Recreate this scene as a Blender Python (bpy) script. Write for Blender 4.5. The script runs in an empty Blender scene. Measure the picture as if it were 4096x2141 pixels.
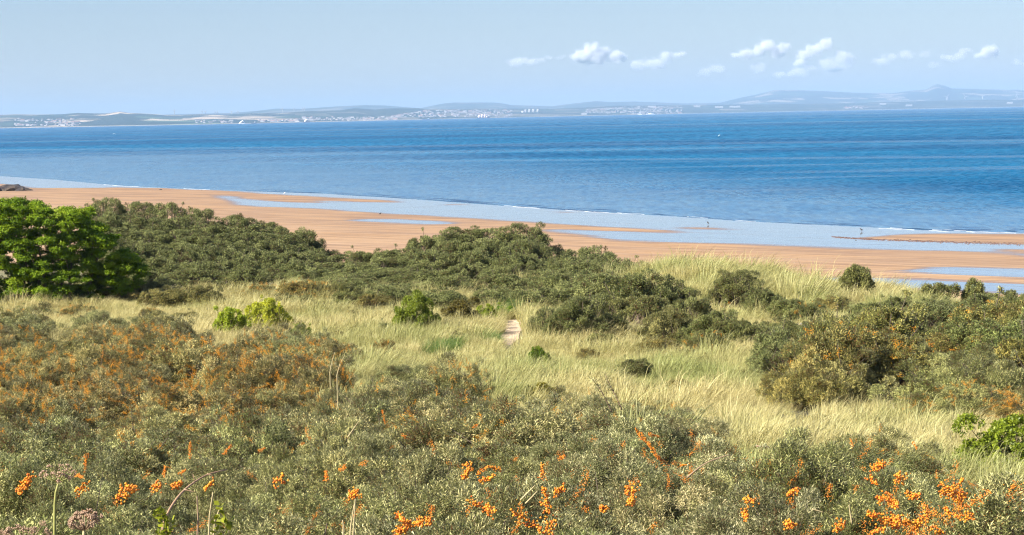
import bpy, math, random
import numpy as np
from mathutils import Vector, Matrix, noise as mnoise

scene = bpy.context.scene
C = scene.collection
rng = np.random.default_rng(7)
random.seed(7)

# ------------------------------------------------------------------ camera frame
F = 2075.0            # focal length in 1024-px pixels
CAMZ = 21.0
TH = math.atan((267.5 - 114.3) / F)
RHO = math.radians(1.1)
fw = np.array([0, math.cos(TH), -math.sin(TH)])
r0 = np.array([1.0, 0, 0]); u0 = np.array([0, math.sin(TH), math.cos(TH)])
RT = r0 * math.cos(RHO) - u0 * math.sin(RHO)
UP = u0 * math.cos(RHO) + r0 * math.sin(RHO)
CAM = np.array([0, 0, CAMZ])

def ray(px, py):
    return fw + RT * ((px - 512.0) / F) + UP * ((267.5 - py) / F)

def at_depth(px, py, d):
    v = ray(px, py); return CAM + v * (d / v[1])

def at_plane(px, py, z=0.0):
    v = ray(px, py); return CAM + v * ((z - CAMZ) / v[2])

def project(P):
    V = np.asarray(P, float) - CAM
    f = V @ fw
    return 512 + F * (V @ RT) / f, 267.5 - F * (V @ UP) / f

def in_poly(px, py, poly):
    px = np.asarray(px, float); py = np.asarray(py, float)
    ins = np.zeros(px.shape, bool)
    n = len(poly)
    for i in range(n):
        x1, y1 = poly[i]; x2, y2 = poly[(i + 1) % n]
        if y1 == y2: continue
        c = ((y1 > py) != (y2 > py)) & (px < (x2 - x1) * (py - y1) / (y2 - y1) + x1)
        ins ^= c
    return ins

def interp(x, pts):
    return np.interp(x, [p[0] for p in pts], [p[1] for p in pts])

# cheap vectorised value noise
_perm = np.random.default_rng(3).random((256, 256))
def vnoise(x, y):
    xi = np.floor(x).astype(int); yi = np.floor(y).astype(int)
    fx = x - xi; fy = y - yi
    fx = fx * fx * (3 - 2 * fx); fy = fy * fy * (3 - 2 * fy)
    g = lambda a, b: _perm[a & 255, b & 255]
    return ((g(xi, yi) * (1 - fx) + g(xi + 1, yi) * fx) * (1 - fy) +
            (g(xi, yi + 1) * (1 - fx) + g(xi + 1, yi + 1) * fx) * fy) * 2 - 1
def fbm(x, y, o=3):
    s = 0; a = 1; t = 0
    for k in range(o):
        s = s + a * vnoise(x * 2 ** k + 17 * k, y * 2 ** k + 5 * k); t += a; a *= .5
    return s / t

# ------------------------------------------------------------------ mesh helpers
def mesh_np(name, V, faces, mat=None, attrs=None, smooth=False):
    """faces: list of (M,k) int arrays"""
    me = bpy.data.meshes.new(name)
    V = np.asarray(V, np.float32)
    me.vertices.add(len(V)); me.vertices.foreach_set('co', V.ravel())
    loops = np.concatenate([f.ravel() for f in faces]).astype(np.int32)
    tot = np.concatenate([np.full(len(f), f.shape[1]) for f in faces])
    starts = np.concatenate([[0], np.cumsum(tot)[:-1]]).astype(np.int32)
    me.loops.add(len(loops)); me.loops.foreach_set('vertex_index', loops)
    me.polygons.add(len(starts)); me.polygons.foreach_set('loop_start', starts)
    me.update(calc_edges=True)
    if smooth: me.polygons.foreach_set('use_smooth', np.ones(len(starts), bool))
    for an, (dom, arr) in (attrs or {}).items():
        a = me.attributes.new(an, 'FLOAT', dom); a.data.foreach_set('value', np.asarray(arr, np.float32))
    if mat: me.materials.append(mat)
    me.validate()
    return me

def tag(o, label=None, cat=None, group=None, kind=None):
    if label: o['label'] = label
    if cat: o['category'] = cat
    if group: o['group'] = group
    if kind: o['kind'] = kind
    return o

def link(name, me, parent=None, loc=(0, 0, 0), rz=0, sc=(1, 1, 1)):
    o = bpy.data.objects.new(name, me); C.objects.link(o)
    o.location = loc; o.rotation_euler = (0, 0, rz); o.scale = sc
    if parent: o.parent = parent
    return o

def empty(name, loc, rz=0, sc=(1, 1, 1)):
    o = link(name, None, None, loc, rz, sc); o.empty_display_size = .1; return o

class MB:
    """collects simple solids"""
    def __init__(s): s.v = []; s.q = []; s.t = []; s.n = 0
    def add(s, V, q=None, t=None):
        if q is not None and len(q): s.q.append(np.asarray(q) + s.n)
        if t is not None and len(t): s.t.append(np.asarray(t) + s.n)
        s.v.append(np.asarray(V, float)); s.n += len(V)
    def box(s, c, h, rz=0):
        x, y, z = h; V = np.array([[a * x, b * y, g * z] for g in (-1, 1) for b in (-1, 1) for a in (-1, 1)])
        ca, sa = math.cos(rz), math.sin(rz)
        V = V @ np.array([[ca, sa, 0], [-sa, ca, 0], [0, 0, 1]]) + np.array(c)
        s.add(V, q=[[0, 2, 3, 1], [4, 5, 7, 6], [0, 1, 5, 4], [2, 6, 7, 3], [0, 4, 6, 2], [1, 3, 7, 5]])
    def tube(s, pts, rad, n=6):
        pts = np.asarray(pts, float); rad = np.broadcast_to(rad, (len(pts),))
        V = []
        for i, p in enumerate(pts):
            d = pts[min(i + 1, len(pts) - 1)] - pts[max(i - 1, 0)]
            d = d / (np.linalg.norm(d) + 1e-9)
            a = np.cross(d, [0, 0, 1.0]) if abs(d[2]) < .9 else np.cross(d, [1.0, 0, 0])
            a /= np.linalg.norm(a); b = np.cross(d, a)
            for k in range(n):
                w = 2 * math.pi * k / n
                V.append(p + rad[i] * (a * math.cos(w) + b * math.sin(w)))
        q = [[i * n + k, i * n + (k + 1) % n, (i + 1) * n + (k + 1) % n, (i + 1) * n + k]
             for i in range(len(pts) - 1) for k in range(n)]
        base = len(V); V.append(pts[0]); V.append(pts[-1])
        t = [[base, (k + 1) % n, k] for k in range(n)] + \
            [[base + 1, (len(pts) - 1) * n + k, (len(pts) - 1) * n + (k + 1) % n] for k in range(n)]
        s.add(V, q, t)
    def lathe(s, prof, n=10, c=(0, 0, 0), axis='z'):
        V = []
        for r, z in prof:
            for k in range(n):
                w = 2 * math.pi * k / n
                V.append([r * math.cos(w), r * math.sin(w), z])
        V = np.array(V)
        if axis == 'x': V = V[:, [2, 0, 1]]
        if axis == 'y': V = V[:, [1, 2, 0]]
        m = len(prof)
        q = [[i * n + k, i * n + (k + 1) % n, (i + 1) * n + (k + 1) % n, (i + 1) * n + k] for i in range(m - 1) for k in range(n)]
        s.add(V + np.array(c), q)
    def build(s, name, mat=None, smooth=False):
        fs = []
        if s.q: fs.append(np.concatenate(s.q))
        if s.t: fs.append(np.concatenate(s.t))
        return mesh_np(name, np.concatenate(s.v), fs, mat, smooth=smooth)

# ------------------------------------------------------------------ node helpers
class NT:
    def __init__(s, tree): s.t = tree; s.n = tree.nodes; s.l = tree.links
    def node(s, typ, ins=None, **kw):
        nd = s.n.new(typ)
        for k, v in kw.items(): setattr(nd, k, v)
        for k, v in (ins or {}).items(): s.set(nd.inputs[k], v)
        return nd
    def set(s, sock, v):
        if isinstance(v, bpy.types.NodeSocket): s.l.new(v, sock)
        else: sock.default_value = v
    def math(s, op, a, b=0.0, c=0.0, clamp=False):
        nd = s.n.new('ShaderNodeMath'); nd.operation = op; nd.use_clamp = clamp
        s.set(nd.inputs[0], a); s.set(nd.inputs[1], b)
        if op in ('MULTIPLY_ADD', 'SMOOTH_MIN', 'SMOOTH_MAX'): s.set(nd.inputs[2], c)
        return nd.outputs[0]
    def vmath(s, op, a, b=(0, 0, 0)):
        nd = s.n.new('ShaderNodeVectorMath'); nd.operation = op
        s.set(nd.inputs[0], a)
        if op == 'SCALE': s.set(nd.inputs[3], b)
        elif op not in ('LENGTH', 'NORMALIZE'): s.set(nd.inputs[1], b)
        return nd.outputs['Value'] if op in ('LENGTH', 'DOT_PRODUCT', 'DISTANCE') else nd.outputs['Vector']
    def mix(s, f, a, b):
        nd = s.n.new('ShaderNodeMix'); nd.data_type = 'RGBA'
        s.set(nd.inputs[0], f); s.set(nd.inputs[6], a); s.set(nd.inputs[7], b)
        return nd.outputs[2]
    def mixf(s, f, a, b):
        nd = s.n.new('ShaderNodeMix'); nd.data_type = 'FLOAT'
        s.set(nd.inputs[0], f); s.set(nd.inputs[2], a); s.set(nd.inputs[3], b)
        return nd.outputs[0]
    def ramp(s, f, lo, hi, a=0.0, b=1.0, smooth=True):
        nd = s.n.new('ShaderNodeMapRange'); nd.interpolation_type = 'SMOOTHSTEP' if smooth else 'LINEAR'
        s.set(nd.inputs[0], f); s.set(nd.inputs[1], lo); s.set(nd.inputs[2], hi); s.set(nd.inputs[3], a); s.set(nd.inputs[4], b)
        return nd.outputs[0]
    def noise(s, vec, scale, detail=2.0, rough=.5, col=False):
        nd = s.n.new('ShaderNodeTexNoise')
        s.set(nd.inputs['Vector'], vec); s.set(nd.inputs['Scale'], scale)
        nd.inputs['Detail'].default_value = detail; nd.inputs['Roughness'].default_value = rough
        return nd.outputs['Color' if col else 0]
    def attr(s, name, typ='GEOMETRY'):
        nd = s.n.new('ShaderNodeAttribute'); nd.attribute_name = name; nd.attribute_type = typ
        return nd.outputs['Fac']

def new_mat(name):
    m = bpy.data.materials.new(name); m.use_nodes = True
    t = NT(m.node_tree); t.n.clear()
    out = t.node('ShaderNodeOutputMaterial')
    return m, t, out

def principled(t, **ins):
    nd = t.n.new('ShaderNodeBsdfPrincipled')
    for k, v in ins.items(): t.set(nd.inputs[k.replace('_', ' ')], v)
    return nd.outputs[0]

def c4(c): return (c[0], c[1], c[2], 1.0)

def simple_mat(name, col, rough=.7, var=.15, scale=3.0, metal=0.0):
    m, t, out = new_mat(name)
    tc = t.node('ShaderNodeTexCoord').outputs['Object']
    nz = t.noise(tc, scale, 3)
    cc = t.mix(nz, c4([x * (1 - var) for x in col]), c4([min(1, x * (1 + var)) for x in col]))
    t.set(out.inputs[0], principled(t, Base_Color=cc, Roughness=rough, Metallic=metal))
    return m

def leaf_mat(name, cols, under=None, trans=.25, rough=.5, spec=.3, hue_obj=True):
    """cols: two or three colours, picked per leaf (attribute rnd) and per bush (object colour)"""
    m, t, out = new_mat(name)
    r = t.attr('rnd')
    cr = t.n.new('ShaderNodeValToRGB'); t.set(cr.inputs[0], r)
    el = cr.color_ramp.elements
    el[0].position = 0; el[0].color = c4(cols[0]); el[1].position = 1; el[1].color = c4(cols[-1])
    for i, c in enumerate(cols[1:-1]):
        e = el.new((i + 1) / (len(cols) - 1) if len(cols) < 4 else (.10, .48)[i]); e.color = c4(c)
    oi = t.n.new('ShaderNodeObjectInfo')
    col = t.vmath('MULTIPLY', cr.outputs[0], oi.outputs['Color'])
    gm = t.n.new('ShaderNodeNewGeometry')
    if under:
        col = t.mix(t.math('MULTIPLY', gm.outputs['Backfacing'], .65), col, c4(under))
    pr = principled(t, Base_Color=col, Roughness=rough, Specular_IOR_Level=spec)
    tr = t.node('ShaderNodeBsdfTranslucent', {'Color': col})
    mx = t.node('ShaderNodeMixShader', {0: trans, 1: pr, 2: tr.outputs[0]})
    t.set(out.inputs[0], mx.outputs[0])
    return m

# ------------------------------------------------------------------ terrain
PROF = [(-80, 20.5), (0, 19.3), (10, 17.7), (16, 16.5), (25, 15.3), (40, 13.7), (60, 12.3), (80, 11.6), (100, 11.2), (118, 11.1)]
_rl = [(640, 280), (650, 271), (669, 264), (686, 266), (712, 269), (737, 272), (752, 277), (773, 273.5), (795, 273.5), (804, 281), (839, 285), (868, 292), (882, 288.5), (904, 291), (918, 302), (950, 310), (1000, 314), (1100, 320)]
_rp = np.array([at_depth(a, b_, 111) for a, b_ in _rl])
RIDGE = (_rp[:, 0], _rp[:, 2] - 1.0)
def ground(x, y):
    x = np.asarray(x, float); y = np.asarray(y, float)
    z = np.interp(y, [p[0] for p in PROF], [p[1] for p in PROF])
    # dunes on the right: a crest line that falls towards the right edge
    zc = np.interp(x, RIDGE[0], RIDGE[1])
    k = np.clip((y - 95) / 14, 0, 1); k = k * k * (3 - 2 * k)
    z = z + (zc - 11.15) * k * np.clip((x - 4) / 3, 0, 1)
    edge = np.interp(x, [-60, -5, 6, 60], [146, 142, 119, 116])       # where the dune front drops to the beach
    s = np.clip((y - edge) / 30.0, 0, 1)
    z = z - (z - 0.6) * (s * s * (3 - 2 * s))
    z = z - np.clip(y - edge - 30, 0, 50) * .04
    z = z + .28 * fbm(x * .09, y * .09, 3) * np.clip(y / 30, 0, 1) * (s < .9)
    # hummock under the near centre bushes
    z = z + .5 * np.exp(-(((x - 3.0) / 4.5) ** 2 + ((y - 39) / 7) ** 2))
    z = z + .7 * np.exp(-(((x + 2.6) / 3) ** 2 + ((y - 57) / 6) ** 2)) + .8 * np.exp(-(((x + 10) / 7) ** 2 + ((y - 66) / 9) ** 2))
    return z

def on_ground(px, py, dmin=20, dmax=160):
    """where the ray through a picture point meets the dunes"""
    v = ray(px, py); v = v / v[1]
    ds = np.arange(dmin, dmax, .25)
    P = CAM + v * ds[:, None]
    g = ground(P[:, 0], P[:, 1])
    k = np.argmax(P[:, 2] < g)
    return np.array([P[k, 0], P[k, 1], g[k]])

def grid_mesh(name, xs, ys, zf, mat, attrs=None):
    X, Y = np.meshgrid(xs, ys); Z = zf(X, Y)
    V = np.stack([X, Y, Z], -1).reshape(-1, 3)
    nx = len(xs); i = np.arange((len(ys) - 1) * (nx - 1))
    a = (i // (nx - 1)) * nx + i % (nx - 1)
    q = np.stack([a, a + 1, a + nx + 1, a + nx], -1)
    at = {k: ('POINT', f(X, Y).ravel()) for k, f in (attrs or {}).items()}
    return mesh_np(name, V, [q], mat, at, smooth=True)

# ---- dune ground
m, t, out = new_mat('dune_soil')
P = t.node('ShaderNodeNewGeometry').outputs['Position']
n1 = t.noise(P, .25, 3); n2 = t.noise(P, 6, 3)
c = t.mix(t.ramp(n1, .35, .65), c4((.20, .17, .08)), c4((.13, .14, .05)))
c = t.mix(t.ramp(n2, .4, .75), c, c4((.34, .27, .15)))
c = t.mix(t.ramp(t.attr('dark'), 0, 1), c, c4((.05, .04, .025)))  # dark litter under the bushes, also painting in their shaded hollows
bmp = t.node('ShaderNodeBump', {'Height': n2, 'Strength': .5, 'Distance': .05})
t.set(out.inputs[0], principled(t, Base_Color=c, Roughness=.95, Normal=bmp.outputs[0]))
M_soil = m

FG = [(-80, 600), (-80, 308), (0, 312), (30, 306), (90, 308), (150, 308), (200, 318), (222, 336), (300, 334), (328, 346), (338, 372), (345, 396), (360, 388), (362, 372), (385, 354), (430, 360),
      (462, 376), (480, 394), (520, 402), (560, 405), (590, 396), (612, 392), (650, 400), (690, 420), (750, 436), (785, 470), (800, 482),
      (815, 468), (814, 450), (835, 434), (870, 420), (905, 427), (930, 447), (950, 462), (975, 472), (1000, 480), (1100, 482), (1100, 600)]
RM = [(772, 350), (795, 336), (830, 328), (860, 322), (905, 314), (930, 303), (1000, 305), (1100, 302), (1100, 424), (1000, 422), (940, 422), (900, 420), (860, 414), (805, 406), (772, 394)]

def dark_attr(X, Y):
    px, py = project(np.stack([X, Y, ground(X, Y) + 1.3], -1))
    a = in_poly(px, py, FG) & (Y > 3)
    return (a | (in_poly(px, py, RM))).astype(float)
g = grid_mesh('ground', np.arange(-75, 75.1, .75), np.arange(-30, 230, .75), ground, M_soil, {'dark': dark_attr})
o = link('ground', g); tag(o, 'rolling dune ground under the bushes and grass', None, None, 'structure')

# ---- path
PATH = [(502, 321), (512, 319), (525, 318), (525, 327), (520, 333), (518, 339), (511, 345), (503, 345), (502, 339), (497, 334), (500, 328)]
m, t, out = new_mat('path_sand')
P = t.node('ShaderNodeNewGeometry').outputs['Position']
n = t.noise(P, 3.0, 4)
c = t.mix(n, c4((.56, .40, .25)), c4((.74, .56, .37)))
bmp = t.node('ShaderNodeBump', {'Height': t.noise(P, 2.2, 4), 'Strength': .8, 'Distance': .25})
t.set(out.inputs[0], principled(t, Base_Color=c, Roughness=.95, Normal=bmp.outputs[0]))
xs = np.arange(-3, 3, .06); ys = np.arange(72, 104, .08)
X, Y = np.meshgrid(xs, ys); Z = ground(X, Y)
ppx, ppy = project(np.stack([X, Y, Z], -1))
ins = in_poly(ppx + 3.2 * fbm(X * 1.1, Y * .5), ppy + 1.2 * fbm(X * 1.3 + 8, Y * .6), PATH)
V = np.stack([X, Y, Z + .012], -1).reshape(-1, 3)
nx = len(xs); i = np.arange((len(ys) - 1) * (nx - 1)); a = (i // (nx - 1)) * nx + i % (nx - 1)
q = np.stack([a, a + 1, a + nx + 1, a + nx], -1)
keep = ins.ravel()[q].sum(1) >= 2
q = q[keep]; us, inv = np.unique(q, return_inverse=True)
o = link('path', mesh_np('path', V[us], [inv.reshape(q.shape)], m, smooth=True)); tag(o, 'pale sandy footpath cutting through the grass', None, None, 'structure')

# ------------------------------------------------------------------ beach
WL = [(-120, 168), (0, 176), (54, 179.5), (118, 185.4), (163, 187.6), (231, 190.5), (325, 193.6), (412, 199), (515, 206.5), (597, 212), (675, 216.2), (743, 221), (868, 227), (940, 230.5), (1024, 232.7), (1150, 236)]
wl = np.array([at_plane(px, py, 0) for px, py in WL])[:, :2]
def wline_y(x):          # depth of the waterline at world x (monotone table)
    o_ = np.argsort(wl[:, 0]); return np.interp(x, wl[o_, 0], wl[o_, 1])
def shore_s(X, Y):       # metres inland from the waterline (approximate perpendicular distance)
    d = np.full(X.shape, 1e9)
    for i in range(len(wl) - 1):
        a, b = wl[i], wl[i + 1]; ab = b - a; L = ab @ ab
        tt = np.clip(((X - a[0]) * ab[0] + (Y - a[1]) * ab[1]) / L, 0, 1)
        d = np.minimum(d, np.hypot(X - a[0] - tt * ab[0], Y - a[1] - tt * ab[1]))
    return np.where(Y < wline_y(X), d, -d)

WET = [
    # wet band along the waterline
    [(-120, 165), (0, 174), (54, 178), (118, 184), (163, 186), (231, 189), (325, 192), (412, 197), (515, 205), (597, 210), (675, 214.5), (743, 219), (868, 225), (940, 229), (1024, 231), (1150, 233),
     (1150, 262), (1024, 256.6), (984, 252), (911, 251), (839, 247.5), (743, 244), (675, 242), (640, 240.5), (610, 239.5), (575, 234), (534, 229.6), (560, 229.3), (600, 230.6), (660, 232.5), (700, 233), (675, 231), (640, 229), (583, 225.5), (499, 220), (406, 214.7),
     (350, 211.4), (300, 208.5), (272, 207), (236, 204.6), (222, 200), (209, 196), (200, 193.5), (163, 189), (118, 188.0), (40, 188), (0, 184), (-120, 178)],
    [(345, 218.8), (400, 219.2), (440, 221.5), (458, 224), (430, 225.2), (385, 223.2), (360, 221)],
    [(905, 271.4), (940, 266.5), (980, 267.5), (1150, 273), (1150, 283), (1024, 277.5), (980, 275.5), (940, 274)],
    [(817, 278), (868, 277), (930, 279), (1024, 284), (1150, 290), (1150, 302), (1024, 294.4), (926, 288.5), (853, 288)],
]
DRY = [
    [(110, 187.2), (163, 188.4), (217, 190.6), (280, 194.5), (325, 197.2), (382, 200.6), (402, 203), (360, 202.2), (325, 200.6), (285, 198.6), (224, 196), (190, 192), (118, 189)],
    [(853, 238), (873, 236.8), (900, 235), (926, 233.4), (1024, 234.2), (1150, 236), (1150, 247), (1024, 244), (969, 242.4), (900, 240.4)],
    [(676, 227.2), (700, 227.2), (749, 229.9), (720, 230), (690, 228.8)],
    [(985, 248), (1024, 249), (1150, 252), (1150, 258), (1024, 253.5), (1000, 251)],
    [(440, 204.2), (460, 204.8), (466, 205.8), (445, 205.2)], [(228, 193.5), (300, 199.5), (330, 203), (290, 202.2), (240, 198.5)],
    [(545, 211), (572, 212.3), (560, 213.3)],
]
def wet_attr(X, Y):
    Z = beach_z(X, Y)
    px, py = project(np.stack([X, Y, Z], -1))
    jx = 14 * fbm(X * .05, Y * .012, 3); jy = .9 * fbm(X * .10 + 40, Y * .03, 3)
    w = np.zeros(X.shape, bool)
    for p in WET: w |= in_poly(px + jx, py + jy, p)
    for p in DRY: w &= ~in_poly(px + jx * .5, py + jy * .7, p)
    w = w.astype(float)
    for _ in range(3):
        w[:, 1:-1] = (w[:, :-2] + w[:, 1:-1] + w[:, 2:]) / 3; w[1:-1] = (w[:-2] + w[1:-1] * 2 + w[2:]) / 4
    return w
def beach_z(X, Y):
    s = shore_s(X, Y)
    z = np.where(s > 0, .004 * np.minimum(s, 400), .02 * np.maximum(s, -60))
    z = z + .05 * np.clip(s / 20, 0, 1) * fbm(X * .02, Y * .015, 2)
    return z
def samples(a, b, n, k): return a + (b - a) * (np.linspace(0, 1, n) ** k)
m, t, out = new_mat('beach_sand')
P = t.node('ShaderNodeNewGeometry').outputs['Position']
w = t.attr('wet')
# ripples run along the shore: stretch the noise along it
rot = t.node('ShaderNodeVectorRotate', {'Vector': P, 'Angle': math.radians(38)}, rotation_type='Z_AXIS').outputs[0]
st = t.vmath('MULTIPLY', rot, (.02, .22, 1))
nb = t.noise(st, 1.0, 5, .6)
st2 = t.vmath('MULTIPLY', rot, (.05, .9, 1))
nf = t.noise(st2, 1.0, 3, .6)
dry = t.mix(t.ramp(nb, .34, .66), c4((.45, .275, .145)), c4((.58, .385, .225)))
dry = t.mix(t.ramp(nf, .42, .66, 0, .8), dry, c4((.28, .165, .10)))
damp = c4((.23, .135, .09))
wn = t.math('ADD', w, t.math('MULTIPLY', t.math('SUBTRACT', nf, .5), 1.3))
wet = t.ramp(wn, .22, .92)
dampf = t.ramp(wn, .02, .5)
far = t.ramp(t.attr('s'), 25, 130, .7, 0)
col = t.mix(t.math('MAXIMUM', t.math('MULTIPLY', dampf, .8), t.math('MULTIPLY', far, t.ramp(nb, .4, .6))), dry, damp)
rough = t.mixf(wet, .9, .06)
spec = t.mixf(wet, .15, .9)
nv = t.vmath('SUBTRACT', t.noise(t.vmath('MULTIPLY', P, (1.5, 1.5, 1)), 1.0, 2, col=True), (.5, .5, .5))
nv = t.vmath('SCALE', nv, t.mixf(wet, .25, .035))
N = t.vmath('NORMALIZE', t.vmath('ADD', nv, (0, 0, 1)))
pb = principled(t, Base_Color=col, Roughness=rough, Specular_IOR_Level=spec, Normal=N)
gl = t.node('ShaderNodeBsdfGlossy', {'Color': (.97, .96, .95, 1), 'Roughness': .08, 'Normal': N}).outputs[0]
t.set(out.inputs[0], t.node('ShaderNodeMixShader', {0: t.math('MULTIPLY', wet, t.ramp(nf, .3, .6, .52, .84)), 1: pb, 2: gl}).outputs[0])
bx = np.arange(-330, 150, 1.5); by = samples(150, 1100, 560, 1.35)
o = link('beach', grid_mesh('beach', bx, by, beach_z, m, {'wet': wet_attr, 's': shore_s}))
tag(o, 'broad orange sand beach with wet shining strips', None, None, 'structure')

# ------------------------------------------------------------------ sea
m, t, out = new_mat('sea_water')
P = t.node('ShaderNodeNewGeometry').outputs['Position']
dist = t.vmath('LENGTH', P)
def wn_(sx, sy, det=3, off=0.0):
    return t.noise(t.vmath('ADD', t.vmath('MULTIPLY', P, (sx, sy, 1)), (off, off, 0)), 1.0, det, .6)
s_near = wn_(.004, .02, 3)                      # slicks between 400 m and 2 km
s_mid = wn_(.0007, .0045, 3, 31.7)
s_far = wn_(.00012, .0012, 3, 77.1)
kf = t.ramp(dist, 1200, 5000)
km = t.ramp(dist, 500, 1400)
sl = t.mixf(kf, t.mixf(km, s_near, s_mid), s_far)
slick = t.ramp(sl, .50, .66)
def line_slick(a_, b_, wdt, nsx, nsy, o_):
    A2 = at_plane(*a_)[:2]; B2 = at_plane(*b_)[:2]; dv = (B2 - A2) / np.linalg.norm(B2 - A2); nv_ = (-dv[1], dv[0], 0)
    dd = t.math('ABSOLUTE', t.math('SUBTRACT', t.vmath('DOT_PRODUCT', P, nv_), float(A2 @ np.array(nv_[:2]))))
    brk = t.ramp(wn_(nsx, nsy, 3, o_), .30, .52)
    return t.math('MULTIPLY', t.ramp(dd, wdt, 0), brk)
for a_, b_, wdt, nx_, ny_, o_ in [((114, 133.7), (1024, 118.5), 230, .0006, .0006, 5), ((500, 151.5), (1000, 143), 60, .004, .004, 15), ((560, 160), (1000, 156.5), 34, .006, .006, 25), ((0, 150), (420, 146), 70, .003, .003, 35), ((600, 117.6), (1024, 111), 700, .0004, .0004, 45)]:
    slick = t.math('MAXIMUM', slick, line_slick(a_, b_, wdt, nx_, ny_, o_))
sh = t.ramp(t.attr('s'), 0, 1, 1, 0, False)   # 1 at the waterline
sh2 = t.math('POWER', sh, 1.3)
rip = t.noise(t.vmath('MULTIPLY', P, (.9, .35, 1)), 1.0, 2, .7, col=True)
rip2 = t.noise(t.vmath('MULTIPLY', P, (.16, .05, 1)), 1.0, 3, .7, col=True)
rp = t.vmath('SUBTRACT', t.vmath('ADD', t.vmath('SCALE', rip, .5), t.vmath('SCALE', rip2, .5)), (.5, .5, .5))
amp = t.mixf(slick, .95, .35)
amp = t.mixf(sh2, amp, .22)
rp = t.vmath('MULTIPLY', t.vmath('SCALE', rp, amp), (1, 1, 0))
N = t.vmath('NORMALIZE', t.vmath('ADD', rp, (0, -.02, 1)))
def tex(sx, sy, o_): return t.noise(t.vmath('ADD', t.vmath('MULTIPLY', P, (sx, sy, 1)), (o_, o_, 0)), 1.0, 2.5, .75)
g1 = tex(.7, .10, 3.0); g2 = tex(.22, .022, 9.0); g3 = tex(.06, .0035, 21.0)
grain = t.mixf(t.ramp(dist, 1600, 5000), t.mixf(t.ramp(dist, 500, 1500), g1, g2), g3)
grainf = t.ramp(grain, .42, .60)
deep = t.mix(t.ramp(t.noise(t.vmath('MULTIPLY', P, (.001, .004, 1)), 1, 2), .4, .6), c4((.002, .098, .225)), c4((.003, .145, .295)))
col = t.mix(sh2, deep, c4((.065, .18, .30)))
col = t.mix(t.math('MULTIPLY', grainf, .65), col, t.vmath('MULTIPLY', col, (.40, .44, .52)))  # light and dark of the wave facets put into the colour as grain
spw = t.mixf(sh2, t.mixf(slick, t.mixf(grainf, .11, .02), .28), .45)
df = t.node('ShaderNodeBsdfDiffuse', {'Color': col, 'Normal': N}).outputs[0]
gl = t.node('ShaderNodeBsdfGlossy', {'Color': (1, 1, 1, 1), 'Roughness': .1, 'Normal': N}).outputs[0]
t.set(out.inputs[0], t.node('ShaderNodeMixShader', {0: spw, 1: df, 2: gl}).outputs[0])
# polar sheet: fine near, coarse far
azs = np.concatenate([np.linspace(-1.3, -.3, 30)[:-1], np.linspace(-.3, .3, 200), np.linspace(.3, 1.3, 30)[1:]])
rs = 120 * (46000 / 120) ** np.linspace(0, 1, 260)
A, R = np.meshgrid(azs, rs)
X = R * np.sin(A); Y = R * np.cos(A)
V = np.stack([X, Y, np.zeros_like(X)], -1).reshape(-1, 3)
nx = len(azs); i = np.arange((len(rs) - 1) * (nx - 1)); a = (i // (nx - 1)) * nx + i % (nx - 1)
q = np.stack([a, a + 1, a + nx + 1, a + nx], -1)
o = link('water', mesh_np('water', V, [q], m, {'s': ('POINT', np.clip(-shore_s(X, Y) / np.interp(X / np.maximum(Y, 1), [-.25, -.1, 0, .1, .25], [760, 520, 330, 200, 130]), 0, 1).ravel())}, smooth=True))
tag(o, 'blue open sea with pale calm streaks', None, None, 'structure')
M_sea = m

# low wavelets breaking along the waterline
mb = MB(); rgW = np.random.default_rng(41)
pl = np.array([at_plane(px_, interp(px_, WL), .0) for px_ in np.arange(-40, 1080, 1.5)])
runs = []
for k in range(70):
    px_ = rgW.choice([rgW.uniform(230, 460), rgW.uniform(500, 800), rgW.uniform(760, 1060)]); ln_ = rgW.uniform(12, 60); off = rgW.uniform(.4, 14) * rgW.choice([.25, 1])
    w_ = np.arange(px_, px_ + ln_, 2.0)
    P_ = np.array([at_plane(a, interp(a, WL), 0.0) for a in w_]); P_[:, 1] += off + .5 * np.sin(w_ * .25 + k)
    n_ = len(P_); hgt = (.05 + .10 * rgW.random()) * np.sin(np.linspace(0, math.pi, n_)); wd = .9
    V = np.concatenate([P_ + [0, -wd, -.02], P_ + np.stack([0 * hgt, 0 * hgt, hgt], -1), P_ + [0, wd * 1.6, -.02]])
    i_ = np.arange(n_ - 1); mb.add(V, q=np.concatenate([np.stack([i_, i_ + 1, i_ + n_ + 1, i_ + n_], -1), np.stack([i_ + n_, i_ + n_ + 1, i_ + 2 * n_ + 1, i_ + 2 * n_], -1)]))
m, t, out = new_mat('wavelet_water')
t.set(out.inputs[0], principled(t, Base_Color=(.03, .07, .13, 1), Roughness=.2, Specular_IOR_Level=.25))
mf = MB()
for k in range(20):
    px_ = rgW.choice([rgW.uniform(-10, 200), rgW.uniform(420, 700), rgW.uniform(700, 1040)]); ln_ = rgW.uniform(8, 46); off = rgW.uniform(-2.5, 2.0)
    w_ = np.arange(px_, px_ + ln_, 1.5)
    P_ = np.array([at_plane(a, interp(a, WL), 0.02) for a in w_]); P_[:, 1] += off + .8 * np.sin(w_ * .3 + k)
    n_ = len(P_); wd = (.12 + .3 * rgW.random()) * np.sin(np.linspace(0.1, math.pi - .1, n_))[:, None] * np.array([0, 1, 0])
    V = np.concatenate([P_ - wd, P_ + [0, 0, .05], P_ + wd])
    i_ = np.arange(n_ - 1); mf.add(V, q=np.concatenate([np.stack([i_, i_ + 1, i_ + n_ + 1, i_ + n_], -1), np.stack([i_ + n_, i_ + n_ + 1, i_ + 2 * n_ + 1, i_ + 2 * n_], -1)]))
o = link('foam', mf.build('foam', simple_mat('sea_foam', (.42, .47, .52), .9, .05), True)); tag(o, 'thin white foam lines where the sea meets the sand', 'foam', None, 'stuff')
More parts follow.
